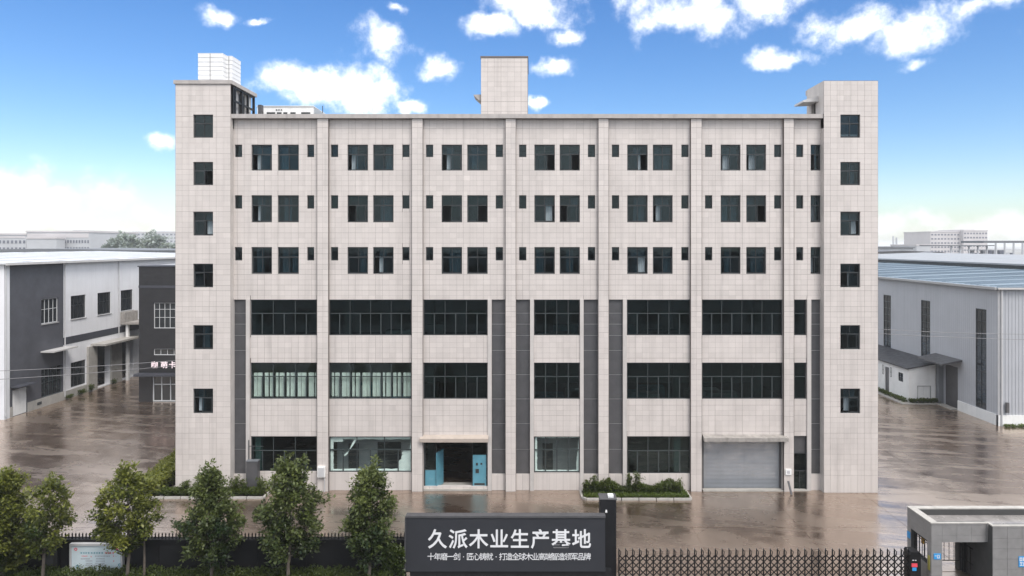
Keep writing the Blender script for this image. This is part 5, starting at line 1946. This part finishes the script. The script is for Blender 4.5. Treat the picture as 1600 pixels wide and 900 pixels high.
def railing(label_parent, a, b, z0, z1, n, th=.022):
    t = MB()
    t.bar((*a, z1), (*b, z1), .05, .04); t.bar((*a, z0), (*b, z0), .04, .03); t.bar((*a, z1 - .12), (*b, z1 - .12), .03, .025)
    r_ = t.build('rail', M['black'], label_parent)
    for k in range(n + 1):
        u = k / n
        x, y = a[0] + (b[0] - a[0]) * u, a[1] + (b[1] - a[1]) * u
        MB().box(x - th / 2, x + th / 2, y - th / 2, y + th / 2, z0, z1).build('baluster', M['black'], label_parent)


o = thing('side_railing', 'short black railing in the side opening of the guardhouse', 'railing', (hx0 + .15, YH + W_, .98))
railing(o, (hx0 + .15, YH + W_ + .03), (hx0 + .15, YH2 - .35), 1.0, 1.95, 6)
o = thing('back_railing', 'black railing gate across the back opening of the guardhouse porch', 'railing', (xq, 33.6, 0))
railing(o, (hx0 + W_ + .05, 33.4), (xb - .05, 33.4), .55, 1.85, 8)
o = thing('stair_rail', 'black sloping handrail inside the guardhouse porch', 'handrail', (xb, 33.1, 0))
t = MB()
t.bar((xb - .35, 32.9, 1.75), (xb + .55, 32.9, 1.15), .05, .04); t.bar((xb - .35, 32.9, 1.0), (xb + .55, 32.9, .4), .04, .03)
t.bar((xb + .75, 32.9, 2.05), (xj + .0, 32.9, 1.55), .05, .04)
t.build('handrail', M['black'], o)
for k in range(6):
    x = xb - .3 + k * .16
    MB().box(x - .015, x + .015, 32.885, 32.915, .3, 1.75 - (x - xb + .35) * .66).build('baluster', M['black'], o)
for k in range(3):
    x = xb + .75 + k * .3
    MB().box(x - .035, x + .035, 32.87, 32.93, 0, 2.05 - k * .2).build('post', M['black'], o)
t = MB(); t.box(px(1505, 33.4), px(1512, 33.4), 33.35, 33.49, 0, 2.3); t.box(px(1515, 33.4), px(1540, 33.4), 33.42, 33.49, 0, 2.25); t.build('inner_door', M['black'], hs)
o = thing('door_plate', 'blue number plate with white marks on the front corner pier of the guardhouse', 'plate', (px(1464.5, YH), YH, pz(873, YH)), 'blue plates on the guardhouse')


def plate(o, x0, x1, z0, z1, Y, marks):
    MB().box(x0, x1, Y - .035, Y - .0145, z0, z1).build('panel', M['plateblue'], o)
    t = MB()
    for (a, b, c, e) in marks:
        t.box(x0 + (x1 - x0) * a, x0 + (x1 - x0) * b, Y - .039, Y - .0351, z0 + (z1 - z0) * c, z0 + (z1 - z0) * e)
    t.build('print', M['letter'], o)


plate(o, px(1458.5, YH), px(1469.5, YH), pz(873.5, YH), pz(864.5, YH), YH, [(.12, .4, .55, .65), (.45, .82, .18, .30), (.45, .55, .3, .75), (.72, .82, .3, .75), (.45, .82, .65, .78)])
o = thing('wall_plate', 'blue square plate with white characters at the right edge of the guardhouse wall', 'plate', (px(1597, YHR), YHR, pz(885, YHR)), 'blue plates on the guardhouse')
x0, x1 = px(1591, YHR), px(1604, YHR)
plate(o, x0, x1, pz(885.5, YHR), pz(869, YHR), YHR, [(.1, .42, .82, .90), (.1, .42, .56, .64), (.1, .2, .64, .82), (.32, .42, .64, .82), (.5, .85, .56, .9), (.12, .45, .12, .2), (.12, .45, .36, .46), (.24, .32, .2, .36), (.52, .85, .1, .2), (.52, .62, .2, .46), (.75, .85, .2, .46)])
o = thing('side_plate', 'small blue plate on the back corner pier of the guardhouse', 'plate', (hx0 - .03, 33.6, 1.6), 'blue plates on the guardhouse')
MB().box(hx0 - .05, hx0 - .0145, 33.52, 33.75, 1.55, 1.85).build('panel', M['plateblue'], o)
tag(MB().box(hx0 - .04, hx0 - .0145, YH + .06, YH + .22, .78, 1.45).build('yellow_plate', M['yellow']), 'upright olive yellow plate on the side of the front corner pier', 'plate')
tag(MB().tube([(hx0 + .42, 33.2, 1.45), (hx0 + .42, 33.2, 1.5), (hx0 + .42, 33.2, 1.75), (hx0 + .42, 33.2, 1.8)], [.04, .08, .08, .03], 10).build('amber_lantern', M['lamp'], smooth=True), 'amber lantern inside the side opening of the guardhouse', 'lantern')
tag(MB().tube([(px(1541, 31.6), YHR - .03, pz(876, 31.6)), (px(1541, 31.6), YHR + .02, pz(876, 31.6))], .05, 10).build('door_bell', M['letter']), 'small round pale button on the guardhouse corner', 'button') if False else None

# ================================================================== haze
if HAZE_DENSITY > 0:
    hm = bpy.data.materials.new('haze')
    hm.use_nodes = True
    T = NT(hm.node_tree)
    T.n.remove(T.n['Principled BSDF'])
    vp = T.n.new('ShaderNodeVolumePrincipled')
    vp.inputs['Color'].default_value = (0.93, 0.96, 1.0, 1)
    vp.inputs['Density'].default_value = HAZE_DENSITY
    vp.inputs['Anisotropy'].default_value = 0.2
    T.l.new(vp.outputs[0], T.n['Material Output'].inputs['Volume'])
    hz_ = MB(); hz_.box(-4100, 4100, -700, 6100, -1.1, 31.5)
    hz_ = hz_.build('haze', hm)
    hz_['kind'] = 'stuff'
